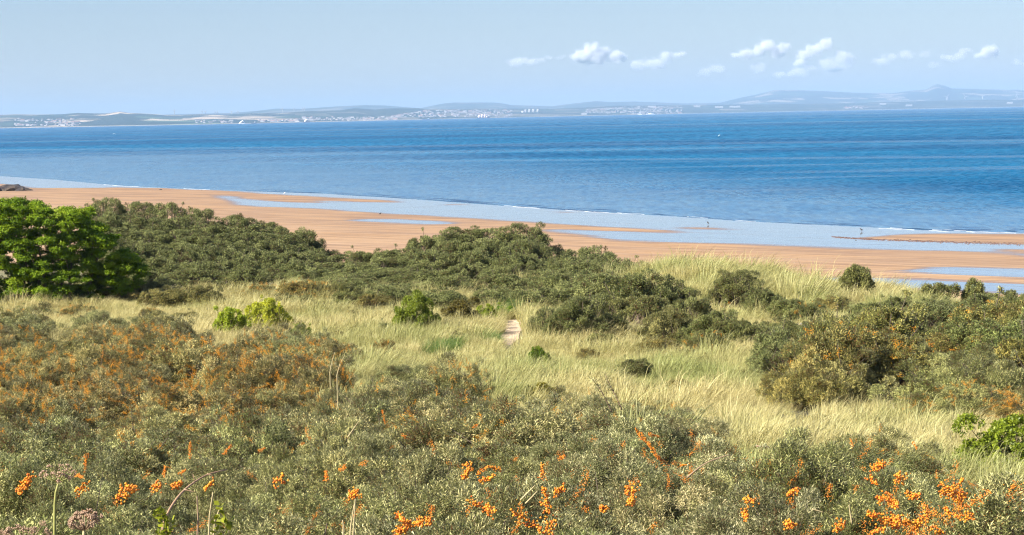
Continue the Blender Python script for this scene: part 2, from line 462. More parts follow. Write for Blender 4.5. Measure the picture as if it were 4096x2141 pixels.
o = link('wavelets', mb.build('wavelets', m, True)); tag(o, 'low dark wavelets running along the waterline', None, None, 'structure')

# ------------------------------------------------------------------ far coast
SHORE = [(-200, 129.5), (0, 128.2), (128, 125.9), (256, 123.3), (384, 120.4), (512, 117.4), (640, 114.6), (768, 111.9), (900, 109.2), (1024, 106.8), (1250, 102.2)]
CREST = [(-200, 116), (0, 114.8), (15, 114.3), (35, 114.6), (60, 114.3), (78, 112.9), (92, 113.4), (105, 113.5), (120, 111.5), (128, 112.8), (150, 113.8), (165, 114.9), (180, 115.3), (200, 114.2), (225, 114.6), (256, 113),
         (276, 113.2), (305, 111.2), (340, 110.2), (355, 108.2), (375, 109.6), (385, 108.4), (419, 108.2), (425, 109.4), (475, 108.8), (512, 108.8), (556, 108.8), (581, 107.8),
         (611, 106), (661, 105.4), (720, 104.9), (768, 104.3), (837, 103.3), (917, 101.3), (976, 99.9), (1024, 99.6), (1250, 96)]
HILLS = [(-200, 114), (0, 115.5), (150, 115), (230, 113), (256, 111), (276, 108.7), (302, 108.9), (335, 106.6), (365, 105.2), (385, 105.6), (415, 107.9), (419, 108.6), (435, 105.2), (445, 103.4), (455, 102.6), (494, 102.6), (504, 103.7),
         (512, 105.3), (532, 105.6), (552, 106.3), (576, 103.2), (596, 101.2), (611, 102.1), (636, 101.6), (681, 103.4), (720, 102.8), (735, 99), (755, 94.9), (768, 91.8),
         (774, 90.2), (795, 90.0), (817, 90.9), (857, 92.9), (892, 93.3), (907, 91.2), (926, 89.3), (933, 85.6), (938, 84.2), (944, 85.5), (952, 88.6), (976, 89), (1010, 89.9), (1016, 89.4), (1024, 90.4), (1250, 92)]
px_cols = np.concatenate([np.arange(-240, -20, 8), np.arange(-20, 1045, 1.25), np.arange(1045, 1280, 8)])
sh_d = np.array([at_plane(p, interp(p, SHORE), 0)[1] for p in px_cols])
# smooth the coast distance a little, keep it between 9 and 20 km
def zof(px, py, d): return at_depth(px, py, d)[2]
cr_d = sh_d + 3800; hl_d = np.interp(px_cols, [0, 300, 512, 760, 1024], [24000, 25000, 27000, 31000, 32000])
cr_z = np.array([zof(p, interp(p, CREST), d) for p, d in zip(px_cols, cr_d)])
hl_z = np.array([zof(p, interp(p, HILLS), d) for p, d in zip(px_cols, hl_d)])
ROWS = 110
tt = np.linspace(0, 1, ROWS)
def sm(x): x = np.clip(x, 0, 1); return x * x * (3 - 2 * x)
LV = []; 
for j, p in enumerate(px_cols):
    v = ray(p, 110.0); vx = v[0] / v[1]
    d = sh_d[j] - 60 + (41000 - sh_d[j]) * tt ** 1.8
    e = (d - sh_d[j])
    z1 = cr_z[j] * sm(e / 3800 * .93 + .07 * sm(e / 400)) ** .85
    z1 = np.where(d > cr_d[j], cr_z[j] * (.35 + .65 * (1 - sm((d - cr_d[j]) / 3500))), z1)
    f0 = cr_d[j] + 1500
    z2 = hl_z[j] * sm((d - f0) / (hl_d[j] - f0)) ** .9
    z2 = np.where(d > hl_d[j], hl_z[j] * (1 - .5 * sm((d - hl_d[j]) / 6000)), z2)
    z = np.maximum(z1, z2)
    x = vx * d
    wob = fbm(x / 900 + 3, d / 700, 3) * 9 * sm(e / 900) * (1 - sm((e - 3000) / 800))
    z = z + wob
    z = np.where(e < 0, -3, np.maximum(z, 1.5))
    LV.append(np.stack([x, d, z], -1))
LV = np.array(LV)                    # cols, rows, 3
nr = ROWS; nc = len(px_cols)
i = np.arange((nc - 1) * (nr - 1)); a = (i // (nr - 1)) * nr + i % (nr - 1)
q = np.stack([a, a + nr, a + nr + 1, a + 1], -1)
m, t, out = new_mat('far_fields')
P = t.node('ShaderNodeNewGeometry').outputs['Position']
wob = t.vmath('SCALE', t.vmath('SUBTRACT', t.noise(P, .0012, 2, col=True), (.5, .5, .5)), 500.0)
Q = t.vmath('MULTIPLY', t.vmath('ADD', P, wob), (.0034, .0022, 0))
vo = t.node('ShaderNodeTexVoronoi', {'Vector': Q, 'Scale': 1.0}); vo.voronoi_dimensions = '2D'
sep = t.node('ShaderNodeSeparateColor', {0: vo.outputs['Color']})
r_ = sep.outputs[0]
col = t.mix(t.ramp(r_, .52, .56), c4((.022, .045, .035)), c4((.62, .48, .34)))
col = t.mix(t.ramp(r_, .78, .80), col, c4((.07, .13, .07)))
big = t.ramp(t.noise(t.vmath('MULTIPLY', P, (.0005, .0007, 0)), 1, 3), .42, .55)
wood = t.ramp(t.noise(t.vmath('MULTIPLY', P, (.004, .0025, 0)), 1, 3), .5, .58)
sx = t.node('ShaderNodeSeparateXYZ', {0: P}).outputs[0]
farm = t.attr('farm')
col = t.mix(t.math('MULTIPLY', farm, t.math('SUBTRACT', 1.0, t.math('MULTIPLY', wood, .85))), c4((.022, .045, .03)), col)
col = t.mix(t.attr('sand'), col, c4((.62, .5, .38)))
t.set(out.inputs[0], principled(t, Base_Color=col, Roughness=1.0, Specular_IOR_Level=0.0))
PXC = np.repeat(px_cols, nr); D_ = LV.reshape(-1, 3)[:, 1]; SD = np.repeat(sh_d, nr)
farm = np.interp(PXC, [0, 40, 90, 260, 300, 420, 560, 760, 800, 1024], [.35, .45, 1, 1, .25, .25, .3, .35, .2, .1]) * (D_ < SD + 5000) + (D_ >= SD + 5000) * np.interp(PXC, [0, 700, 760, 1024], [.4, .2, .6, .6])
sand = np.exp(-((D_ - SD - 60) / 90.0) ** 2)
o = link('land', mesh_np('land', LV.reshape(-1, 3), [q], m, {'farm': ('POINT', farm), 'sand': ('POINT', sand)}, smooth=True))
tag(o, 'far shore of low fields and blue hills', None, None, 'structure')
LVf = LV
def land_at(px, e):
    """point on the far land at picture column px, e metres behind its shoreline"""
    j = np.interp(px, px_cols, np.arange(nc)); j0 = int(j); f_ = j - j0; j1 = min(j0 + 1, nc - 1)
    def one(k):
        d = sh_d[k] + e; return np.array([np.interp(d, LV[k, :, 1], LV[k, :, c_]) for c_ in range(3)])
    return one(j0) * (1 - f_) + one(j1) * f_
def e_for(px, py, emax=3800):
    """how far behind the shore the land shows at this picture height"""
    es = np.linspace(0, emax, 60)
    ys = np.array([project(land_at(px, e))[1] for e in es])
    k = np.argmax(ys <= py); return es[k] if ys[k] <= py else emax

exec_parts = True
# ------------------------------------------------------------------ vegetation generators
def unit(v): return v / (np.linalg.norm(v, axis=-1, keepdims=True) + 1e-9)

def leaves_from_shoots(rg, S, A, n_leaf, L, W, slen, droop=0.0, spread=.9):
    """S shoot tips (n,3), A axes (n,3) -> diamond leaves along each shoot"""
    n = len(S)
    base = np.repeat(S, n_leaf, 0); ax = np.repeat(unit(A), n_leaf, 0)
    k = np.tile(np.arange(n_leaf), n)
    along = (k / max(1, n_leaf - 1) - 1) * slen
    ref = rg.normal(size=(n, 3)); ref = np.repeat(ref, n_leaf, 0)
    e1 = unit(np.cross(ax, ref)); e2 = np.cross(ax, e1)
    ang = k * 2.399 + rg.normal(0, .3, len(k))
    rad = e1 * np.cos(ang)[:, None] + e2 * np.sin(ang)[:, None]
    D = unit(ax * (.35 + .75 * (k / n_leaf))[:, None] + rad * spread + np.array([0, 0, -droop]) + rg.normal(0, .12, (len(k), 3)))
    P = base + ax * along[:, None]
    side = unit(np.cross(D, ax + rg.normal(0, .35, D.shape)))
    l = L * rg.uniform(.7, 1.2, len(k)); w = W * rg.uniform(.8, 1.2, len(k))
    nrm = np.cross(side, D)
    mid = P + D * (l * .5)[:, None] + nrm * (l * .06)[:, None]
    a = P; b = mid + side * (w / 2)[:, None]; c_ = P + D * l[:, None]; d_ = mid - side * (w / 2)[:, None]
    V = np.stack([a, b, c_, d_], 1).reshape(-1, 3)
    q = np.arange(len(V)).reshape(-1, 4)
    return V, q

def crown_shoots(rg, R, H, z0, nclump, rc, nshoot, lump=.12, low=0.0, depth=.35, ld=(1.05, 1.30)):
    """clumps on a lumpy dome (radius R, height H above z0); returns shoot tips, axes and clump centres"""
    u = rg.normal(size=(nclump, 3)); u[:, 2] = np.abs(u[:, 2]) - low; u = unit(u)
    k = rg.uniform(.62, .92, nclump) * (1 + lump * rg.normal(size=nclump))
    c = u * k[:, None] * np.array([R, R, H]) + np.array([0, 0, z0])
    rcs = rc * rg.uniform(.6, 1.4, nclump)
    lead = np.arange(nclump) >= int(nclump * .8)
    c = np.where(lead[:, None], (c - [0, 0, z0]) * rg.uniform(ld[0], ld[1], (nclump, 1)) + [0, 0, z0], c); rcs = np.where(lead, rcs * .55, rcs)
    # leaf tips over each clump
    wgt = rcs ** 2 / (rcs ** 2).sum()
    idx = rg.choice(nclump, nshoot, p=wgt)
    v = rg.normal(size=(nshoot, 3)); v = unit(v + .75 * u[idx] + np.array([0, 0, .35]))
    rr = rcs[idx] * (1 - depth * rg.random(nshoot) ** 2)
    S = c[idx] + v * rr[:, None] * np.array([1, 1, .85])
    A = unit(v + .5 * u[idx] + np.array([0, 0, .5]) + rg.normal(0, .25, (nshoot, 3)))
    ok = S[:, 2] > .04
    return S[ok], A[ok], c, idx[ok]

def stems_mesh(rg, centers, base_r, mat, name='branches', rad=.02, trunk_n=4, spread=.25, n=5):
    mb = MB()
    for c in centers:
        b = np.array([rg.normal(0, spread), rg.normal(0, spread), -.1])
        mid = b * .5 + c * .5 + rg.normal(0, .08, 3) * np.linalg.norm(c); mid[2] = c[2] * .45
        s = np.linspace(0, 1, n)[:, None]
        pts = (1 - s) ** 2 * b + 2 * s * (1 - s) * mid + s ** 2 * c
        mb.tube(pts, np.linspace(rad, rad * .35, n), 4)
    return mb.build(name, mat)

def octas(P, r):
    """one small eight-sided ball per point"""
    o_ = np.array([[1, 0, 0], [-1, 0, 0], [0, 1, 0], [0, -1, 0], [0, 0, 1], [0, 0, -1]], float)
    V = (P[:, None, :] + o_[None] * np.asarray(r).reshape(-1, 1, 1)).reshape(-1, 3)
    f = np.array([[0, 2, 4], [2, 1, 4], [1, 3, 4], [3, 0, 4], [2, 0, 5], [1, 2, 5], [3, 1, 5], [0, 3, 5]])
    T = (f[None] + 6 * np.arange(len(P))[:, None, None]).reshape(-1, 3)
    return V, T

def berries_mesh(rg, R, H, z0, nclus, per, size, clen, mat, low=.1, bias=None):
    Ps = []
    for k in range(nclus):
        u = rg.normal(size=3); u[2] = abs(u[2]) * .9 + .05
        if bias is not None: u = u + np.array(bias)
        u = u / np.linalg.norm(u)
        c = u * np.array([R, R, H]) * rg.uniform(.88, 1.03) + np.array([0, 0, z0])
        ax = unit(rg.normal(size=3) * np.array([1, 1, .4]) + np.array([0, 0, .8]) + .4 * u)
        L = clen * rg.uniform(.25, 1.1)
        m_ = int(per * L / clen)
        s = rg.uniform(-.5, .5, m_)
        bend = unit(rg.normal(size=3)) * L * .25
        off = unit(rg.normal(size=(m_, 3))) * (size * 2.2 * (.4 + rg.exponential(.9, m_)))[:, None]
        Ps.append(c + ax * (s * L)[:, None] + bend * (s * s)[:, None] * 2 + off)
    Ps = np.concatenate(Ps)
    V, T = octas(Ps, size * rg.uniform(.75, 1.15, len(Ps)) / 2)
    me = mesh_np('berries', V, [T], mat, {'rnd': ('FACE', np.repeat(rg.random(len(Ps)), 8))}, smooth=True)
    return me

# materials
M_buck = leaf_mat('buckthorn_leaf', [(.11, .055, .02), (.042, .05, .014), (.19, .195, .062), (.88, .78, .38)], under=(.46, .45, .26), trans=.14, rough=.6, spec=.12)  # pale and dark stops put leaf highlights and shade into the colour
M_far = leaf_mat('thicket_leaf', [(.14, .08, .04), (.06, .075, .022), (.185, .195, .07), (.52, .49, .21)], under=(.36, .36, .18), trans=.15, rough=.65, spec=.1)
M_green = leaf_mat('green_leaf', [(.07, .14, .006), (.17, .28, .012), (.36, .46, .03)], trans=.3, rough=.5, spec=.15)
M_yellow = leaf_mat('yellow_leaf', [(.20, .20, .015), (.38, .37, .03), (.62, .55, .05)], trans=.35, rough=.45, spec=.35)
M_bark = simple_mat('bark', (.13, .095, .065), .9, .3, 20)
M_twig = simple_mat('pale_twig', (.33, .22, .13), .8, .25, 20)
m, t, out = new_mat('berry_skin')
rr_ = t.attr('rnd')
cc = t.mix(rr_, c4((.62, .13, .01)), c4((.95, .40, .03)))
t.set(out.inputs[0], principled(t, Base_Color=cc, Roughness=.35, Specular_IOR_Level=.5))
M_berry = m
m, t, out = new_mat('ripe_berry_skin')
cc = t.mix(t.attr('rnd'), c4((.55, .19, .015)), c4((.95, .46, .04)))
t.set(out.inputs[0], principled(t, Base_Color=cc, Roughness=.5, Specular_IOR_Level=.2))
M_berry2 = m

def foliage_mesh(name, rg, S, A, idx, nl, L, W, slen, mat, droop=0, spread=.9):
    V, q = leaves_from_shoots(rg, S, A, nl, L, W, slen, droop, spread)
    ncl = idx.max() + 1
    cl = rg.normal(0, .16, ncl)[idx]
    r = np.clip(.42 + np.repeat(cl, nl) + np.repeat(rg.normal(0, .12, len(S)), nl) + rg.normal(0, .22, len(q)), 0, 1)
    return mesh_np(name, V, [q], mat, {'rnd': ('FACE', r)})

def variant(seed, R, H, z0, nclump, rc, nshoot, nl, L, W, slen, mat, low=0., stem=.02, spread=.25, droop=0, sp=.9, stem_mat=None, stem_every=1, ld=(1.05, 1.30)):
    rg = np.random.default_rng(seed)
    S, A, c, idx = crown_shoots(rg, R, H, z0, nclump, rc, nshoot, low=low, ld=ld)
    fol = foliage_mesh('foliage', rg, S, A, idx, nl, L, W, slen, mat, droop, sp)
    br = stems_mesh(rg, c[::stem_every], R, stem_mat or M_bark, rad=stem, spread=spread)
    return fol, br, (R, H + z0)

near = [variant(100 + k, 1.25, 1.05, .28, 72, .25, 7600, 13, .044, .0075, .10, M_buck, stem=.014, spread=.3) for k in range(4)]
mid = [variant(200 + k, 1.5, 1.1, .28, 72, .28, 5200, 10, .062, .0125, .12, M_buck, stem=.018, spread=.3) for k in range(4)]
farv = [variant(300 + k, 1.7, 1.5, .35, 85, .33, 3900, 8, .095, .028, .14, M_far, stem=.03, spread=.35) for k in range(4)]
tall = [variant(400 + k, 1.9, 1.9, 2.4, 100, .37, 4600, 8, .10, .03, .15, M_far, low=.35, stem=.045, spread=.3) for k in range(3)]
rb = np.random.default_rng(55)
berN = {'some': [berries_mesh(rb, 1.36, 1.18, .28, 14, 110, .0100, .26, M_berry) for _ in range(3)],
        'many': [berries_mesh(rb, 1.36, 1.18, .28, 40, 230, .0105, .42, M_berry, bias=(0, 0, .2)) for _ in range(2)]}
berM = {'some': [berries_mesh(rb, 1.56, 1.2, .28, 24, 70, .014, .28, M_berry2) for _ in range(3)],
        'many': [berries_mesh(rb, 1.56, 1.2, .28, 75, 95, .014, .40, M_berry2) for _ in range(3)]}
berF = {'some': [berries_mesh(rb, 1.85, 1.7, .4, 20, 40, .028, .3, M_berry2) for _ in range(2)],
        'many': [berries_mesh(rb, 1.85, 1.7, .4, 60, 40, .028, .35, M_berry2) for _ in range(2)]}

NB = 0
QUEUE = []
def bush(loc, var, sc, label, group=None, berries=None, tint=(1, 1, 1), name='buckthorn_bush', cat='bush', rz=None):
    if name == 'buckthorn_bush': QUEUE.append((loc, var, sc, label, group, berries, tint, name, cat, rz))
    else: emit_bush(loc, var, sc, label, group, berries, tint, name, cat, rz)
def emit_bush(loc, var, sc, label, group=None, berries=None, tint=(1, 1, 1), name='buckthorn_bush', cat='bush', rz=None):
    global NB; NB += 1
    fol, br, _ = var
    e = empty(name, loc, random.uniform(0, 6.28) if rz is None else rz, sc)
    tag(e, label, cat, group)
    f_ = link('foliage', fol, e); f_.color = (*tint, 1)
    link('branches', br, e)
    if berries: link('berries', berries, e)['kind'] = 'stuff'
    return e

def pick(l): return random.choice(l)
def tint(base=(1, 1, 1), v=.12):
    k = 1 + random.uniform(-v, v); return tuple(b * k * (1 + random.uniform(-v, v) * .4) for b in base)

# ------------------------------------------------------------------ foreground masses
def scatter(poly, d0, d1, sp0, sp1, hr=.0):
    """jittered rows of stems whose canopy tops fall inside a picture polygon"""
    pts = []; d = d0
    while d < d1:
        sp = sp0 + (sp1 - sp0) * (d - d0) / (d1 - d0)
        half = .262 * d + 1.2
        n_ = int(2 * half / sp)
        for k in range(n_ + 1):
            x = -half + (k + .5 * (len(pts) % 2)) * sp + random.uniform(-.25, .25) * sp
            y = d + random.uniform(-.3, .3) * sp
            z = float(ground(x, y))
            px, py = project((x, y, z + 1.55)); ok = in_poly(px, py, poly)
            qx, qy = project((x, y - 1.3, z + .25)); ok &= in_poly(qx, qy, poly) | (qy > 530)
            if not ok:      # lower bush at the edge of a patch
                px, py = project((x, y, z + .95)); qx, qy = project((x, y - .7, z + .3))
                if in_poly(px, py, poly) and (in_poly(qx, qy, poly) or qy > 530): pts.append((x, y, z, px, py, .6))
            else: pts.append((x, y, z, px, py, 1.0))
        d += sp * .92
    return pts
fgp = scatter(FG, 13.0, 94, 1.92, 2.85)
rmp = scatter(RM, 50, 98, 2.85, 3.3)
print('FG', len(fgp), 'RM', len(rmp))
for (x, y, z, px, py, low_) in fgp:
    nearb = y < 32
    if px < 330 and py < 400:
        zone = ('orange-berried buckthorn bush in the patch below the green tree', 'buckthorn bushes in the left patch'); tn = (1.05, .95, .8)
        bk = 'many' if random.random() < .68 else 'some'
    elif 350 < px < 500 and py < 405:
        zone = ('low buckthorn bush with orange berries on the mound left of centre', 'buckthorn bushes on the mound'); tn = (1, .98, .9); bk = 'many' if random.random() < .4 else 'some'
    elif px > 800 and py < 480:
        zone = ('berried buckthorn bush on the right between grass and the bottom mass', 'buckthorn bushes at lower right'); tn = (.9, .92, .8); bk = 'some'
    elif px > 850 and py > 480:
        zone = ('buckthorn bush loaded with orange berries at the bottom right', 'heavily berried bushes'); tn = (1, 1, .95); bk = 'many'
    elif px > 560:
        zone = ('silvery grey-green buckthorn bush in the mass right of bottom centre', 'silvery buckthorn bushes'); tn = (1.05, 1.05, 1.08); bk = 'some'
    elif px < 300:
        zone = ('olive-grey buckthorn bush near the bottom left behind the dry seed heads', 'olive buckthorn bushes'); tn = (.98, 1, .88); bk = 'some'
    else:
        zone = ('olive-grey buckthorn bush in the bottom centre mass', 'bottom centre buckthorn bushes'); tn = (1, 1, .92); bk = 'some'
    if bk == 'some' and random.random() < .25: bk = None
    s = random.uniform(.82, 1.2) * (.5 + .5 * low_); sz = random.uniform(.68, 1.18) * (.5 + .5 * low_)
    if nearb: b = pick(berN[bk]) if bk else None; v = pick(near)
    else: b = pick(berM[bk]) if bk else None; v = pick(mid)
    bush((x, y, z), v, (s, s, sz), zone[0], zone[1], b, tint(tn))
for (x, y, z, px, py, low_) in rmp:
    bk = None
    if py > 362 and random.random() < .8: bk = pick(['some', 'many'])
    elif random.random() < .25: bk = 'some'
    s = random.uniform(.82, 1.2) * (.5 + .5 * low_); sz = random.uniform(.68, 1.18) * (.5 + .5 * low_)
    bush((x, y, z), pick(mid) if y < 62 else pick(farv), (s, s, sz), 'dark olive buckthorn bush in the thicket covering the right slope', 'buckthorn bushes on the right slope',
         (pick(berM[bk]) if y < 62 else pick(berF[bk])) if bk else None, tint(random.choice([(.85, .88, .7), (1.15, .92, .62), (.8, .85, .65), (1.05, .95, .7)])))

# ------------------------------------------------------------------ far thickets
def thicket(base, sil, dF, dB, rows, px0, px1, label, group, tn):
    for r in range(rows):
        t_ = r / (rows - 1); d = dF + (dB - dF) * t_
        step = (46 if r < 2 else 40) * 118 / d
        px = px0 + random.uniform(0, step)
        while px < px1:
            b_ = interp(px, base); s_ = interp(px, sil)
            top = (b_ - 17) * (1 - t_) + s_ * t_ + random.uniform(-2, 3)
            top = max(top, s_ + random.uniform(-1.5, 2.5))
            dd = d + random.uniform(-1.5, 1.5)
            P_ = at_depth(px, top, dd); g_ = float(ground(P_[0], P_[1])); h = (P_[2] - g_) * (1.16 if px < 330 else 1.08)
            if h > 2.6:
                s = random.uniform(.85, 1.15); bush((P_[0], P_[1], g_), pick(tall), (s, s, h / 4.4), label, group, None, tint(tn), 'buckthorn_bush')
            elif h > .6:
                s = random.uniform(.8, 1.1); bk = 'some' if random.random() < .12 else None
                bush((P_[0], P_[1], g_), pick(farv), (s, s, h / 1.95), label, group, pick(berF[bk]) if bk else None, tint(tn), 'buckthorn_bush')
            px += step * random.uniform(.85, 1.15)
T1b = [(87, 288), (136, 285), (177, 287.5), (245, 285), (299, 289), (340, 285)]
T1s = [(60, 212), (87, 210), (109, 205), (126, 206), (136, 208), (177, 211.4), (187, 216), (231, 215), (245, 216), (266, 222), (285, 225), (299, 232), (304, 241), (312, 247), (333, 252), (340, 262)]
T2b = [(325, 298), (340, 299), (400, 308), (450, 305), (540, 303), (560, 298), (600, 287), (640, 278)]
T2s = [(325, 262), (337, 256), (345, 263), (350, 254), (366, 249), (400, 246), (423, 234), (440, 230), (464, 225.5), (481, 230), (498, 227.5), (522, 226), (537, 234), (553, 245), (580, 247.5), (605, 252), (617, 260), (631, 266)]
thicket(T1b, T1s, 121, 143, 6, 92, 330, 'grey-green buckthorn bush in the tall thicket right of the green tree', 'bushes of the left thicket', (1.0, 1.02, .98))
thicket(T2b, T2s, 106, 136, 6, 338, 628, 'dark green buckthorn bush in the domed thicket in the middle of the dunes', 'bushes of the middle thicket', (.82, .95, .78))

# individually placed bushes: px centre, py top, depth, width px, height px -> label
SAT = set()
def solo(px, py, wpx, hpx, label, var, tn=(1, 1, 1), ber=None, name='buckthorn_bush', cat='bush', d=None, group=None, sat=None):
    if name == 'buckthorn_bush' and d is None: py -= 3; hpx += 3; wpx *= 1.12
    base = on_ground(px, py + hpx) if d is None else None
    if d is None: d = base[1]
    P_ = at_depth(px, py, d); g_ = float(ground(P_[0], P_[1])); h = max(.4, P_[2] - g_)
    R = wpx * d / F / 2
    if sat:
        for sgn in (-1, 1):
            a_ = random.uniform(.75, 1.0) * R * sgn; dx_ = random.uniform(-.8, 1.2)
            g2 = float(ground(P_[0] + a_, P_[1] + dx_)); v2 = pick(farv); s2 = random.uniform(.5, .72)
            bush((P_[0] + a_, P_[1] + dx_, g2), v2, (R * s2 / 1.7 * 1.1, R * s2 / 1.7, h * s2 / 1.85), 'small low bush at the %s edge of %s' % ('left' if sgn < 0 else 'right', sat), None, None, tn, name, cat)
    return bush((P_[0], P_[1], g_), var, (R / var[2][0] * 1.04, R / var[2][0] * 1.04, h / (var[2][1] * 1.0)), label, group, ber, tn, name, cat)
DK = (.72, .76, .62)
solo(578, 300, 60, 42, 'dark rounded buckthorn bush standing right of the sandy path', farv[0], DK, sat='the dark rounded bush by the path')
solo(640, 276, 84, 44, 'wide dark buckthorn bush behind the rounded bush by the path', farv[1], DK, sat='the wide dark bush behind it')
solo(668, 282, 40, 34, 'dark bush at the right end of the wide bush below the dune crest', farv[2], DK)
solo(737, 272, 44, 48, 'tall peaked buckthorn bush with orange berries on top between the grassy dunes', tall[0], (.8, .8, .65), berF['some'][0], sat='the tall peaked bush')
solo(763, 290, 44, 34, 'buckthorn bush leaning off the right side of the peaked bush', farv[3], DK)
solo(714, 314, 50, 36, 'rounded green buckthorn bush in front of the peaked bush', farv[0], (.8, .86, .66), sat='the rounded green bush')
solo(668, 312, 44, 34, 'low bush with bare brown twigs between two dark bushes', farv[1], (.95, .88, .75), sat='the brown-twigged low bush')
solo(757, 326, 44, 26, 'low olive bush beside the grey dead twigs', farv[2], (.85, .88, .7))
solo(812, 306, 36, 22, 'small berried bush in the hollow below the lone shrub tree', farv[1], DK, berF['some'][1])
solo(850, 288, 26, 18, 'dark low bush at the foot of the lone shrub tree', farv[2], DK)
solo(633, 361, 36, 20, 'small round bush alone in the middle of the dry grass', farv[3], (.85, .86, .75))
solo(387, 326, 20, 14, 'small dark bush left of the yellow-green dome', farv[0], DK)
solo(383, 344, 24, 18, 'small brown berried bush in the grass above the mound', farv[1], (1.1, .75, .5), berF['some'][0])
solo(297, 283, 40, 20, 'low brownish bush at the front of the left thicket', farv[3], (1.1, .85, .6), berF['some'][1])
solo(165, 290, 50, 20, 'low twiggy brown bush in grass right of the green tree', farv[2], (1.1, .95, .75))
solo(205, 288, 36, 20, 'sparse grey-brown bush in the grass before the left thicket', farv[1], (1.05, .95, .8))
solo(345, 285, 30, 20, 'olive bush in the gap between the two thickets', farv[0], (.9, .9, .7))

for px, py, w_, h_, lb in [(612, 300, 50, 30, 'dark bush filling the gap right of the rounded bush'), (648, 296, 56, 34, 'broad olive bush below the wide dark bush'), (690, 300, 44, 30, 'olive bush under the grassy crest, left of the peaked bush'),
                           (705, 336, 46, 24, 'low dark bush at the grass edge below the rounded green bush'), (735, 322, 50, 30, 'dense dark bush between the rounded green bush and the dead twigs'), (790, 300, 44, 26, 'brown-green bush in the hollow right of the peaked bush'),
                           (780, 322, 50, 26, 'bushy scrub above the grey dead twigs'), (820, 322, 44, 22, 'olive bush at the top left of the right thicket'), (870, 306, 50, 24, 'olive bush below the lone little tree'), (895, 300, 36, 22, 'small olive bush on the grassy slope above the right thicket'),
                           (560, 318, 40, 26, 'dark spreading bush low at the left of the rounded bush')]:
    solo(px, py, w_, h_, lb, pick(farv), tint((.8, .82, .66)), berF['some'][0] if random.random() < .3 else None)
for px, py, w_, h_, lb in [(120, 288, 50, 14, 'low brownish scrub below the right side of the green tree'), (235, 284, 44, 14, 'low olive scrub before the left thicket, middle'), (262, 287, 36, 13, 'low rusty scrub before the left thicket, right'), (148, 283, 40, 16, 'grey-green low scrub where tree and left thicket meet'),
                           (318, 286, 40, 18, 'low scrub with rusty leaves at the dip between the thickets'), (372, 298, 44, 16, 'low grey-green scrub at the front left of the middle thicket'), (80, 308, 36, 14, 'rust-coloured scrub in the grass beneath the green tree'), (152, 312, 24, 12, 'small rust-coloured scrub right of the tree in the grass')]:
    solo(px, py, w_, h_, lb, pick(farv), tint((1.05, .9, .66)), berF['many'][0] if 'rust' in lb else None)

for k, (px, py, w_, h_, wh) in enumerate([(352, 313, 20, 10, 'behind the mound, left of the round yellow-green shrub'), (336, 334, 16, 9, 'in the grass right of the yellow sapling'), (455, 334, 18, 9, 'in the grass left of the path'), (588, 352, 20, 10, 'in the grass below the dark rounded bush'),
                                          (700, 360, 26, 11, 'in the grass below the low dark bushes'), (742, 372, 24, 12, 'near the left end of the right thicket'), (678, 382, 22, 10, 'in the grass right of the low bright green shrub'), (604, 388, 26, 12, 'just behind the near bushes at centre'), (820, 418, 26, 12, 'in the grass below the right thicket'), (700, 396, 16, 8, 'at the top of the grass wedge'), (440, 372, 26, 10, 'on the back of the mound left of centre'), (90, 300, 40, 12, 'under the green tree')]):
    solo(px, py, w_, h_, 'small brownish low bush ' + wh, pick(farv), tint((1.15, .95, .68)), None)

for k, (px, py, w_, h_, wh) in enumerate([(180, 292, 50, 16, 'grey-green low scrub in the grass before the left thicket, leftmost'), (206, 297, 34, 12, 'rusty low scrub left above the yellow-green open shrub'), (290, 297, 40, 15, 'olive low scrub right above the bright yellow shrub'), (322, 303, 36, 13, 'brownish low scrub in the grass below the dip of the thickets'),
        (282, 334, 30, 14, 'olive low bush just below the bright yellow shrub'), (318, 340, 36, 14, 'olive low bush at the top of the left patch, right of the sapling'), (352, 296, 40, 16, 'olive scrub skirting the left end of the middle thicket'), (180, 316, 36, 12, 'grey-green scrub at the upper edge of the orange patch'), (30, 310, 40, 10, 'dry brown scrub in the grass at the far left'),
        (660, 340, 40, 18, 'olive bush at the grass edge left of the rounded green bush'), (600, 336, 36, 16, 'dark low bush at the foot of the dark rounded bush'), (830, 300, 36, 16, 'olive scrub on the dune slope before the lone little tree'), (905, 312, 50, 20, 'dark bush under the crest at the top of the right thicket')]):
    solo(px, py, w_, h_, wh, pick(farv), tint((1.1, .95, .68) if k % 2 else (.9, .92, .72)), None)

# ---- small standing shrub-trees on the right crest
shrub = [variant(500 + k, .75, .6, 1.15, 26, .27, 2000, 8, .09, .026, .14, M_far, low=.5, stem=.022, spread=.06) for k in range(3)]
for px, py, w_, h_, lb in [(857, 266, 27, 38, 'lone little buckthorn tree with a bare stem on the dune crest'),
                           (936, 281, 34, 34, 'open berried shrub tree standing against the wet sand at right'),
                           (977, 281, 25, 32, 'slender shrub tree right of the open berried one'),
                           (1015, 293, 26, 24, 'spiky shrub tree at the right edge of the crest')]:
    solo(px, py, w_, h_, lb, pick(shrub), (.85, .85, .65), None, 'shrub_tree', 'tree', d=107)
for px, py, w_, h_ in [(925, 303, 40, 22), (955, 308, 44, 22), (990, 311, 44, 22), (1022, 313, 40, 24)]:
    solo(px, py, w_, h_, 'olive bush on the crest beneath the standing shrub trees', pick(farv), DK, None, group='bushes beneath the shrub trees', d=104)

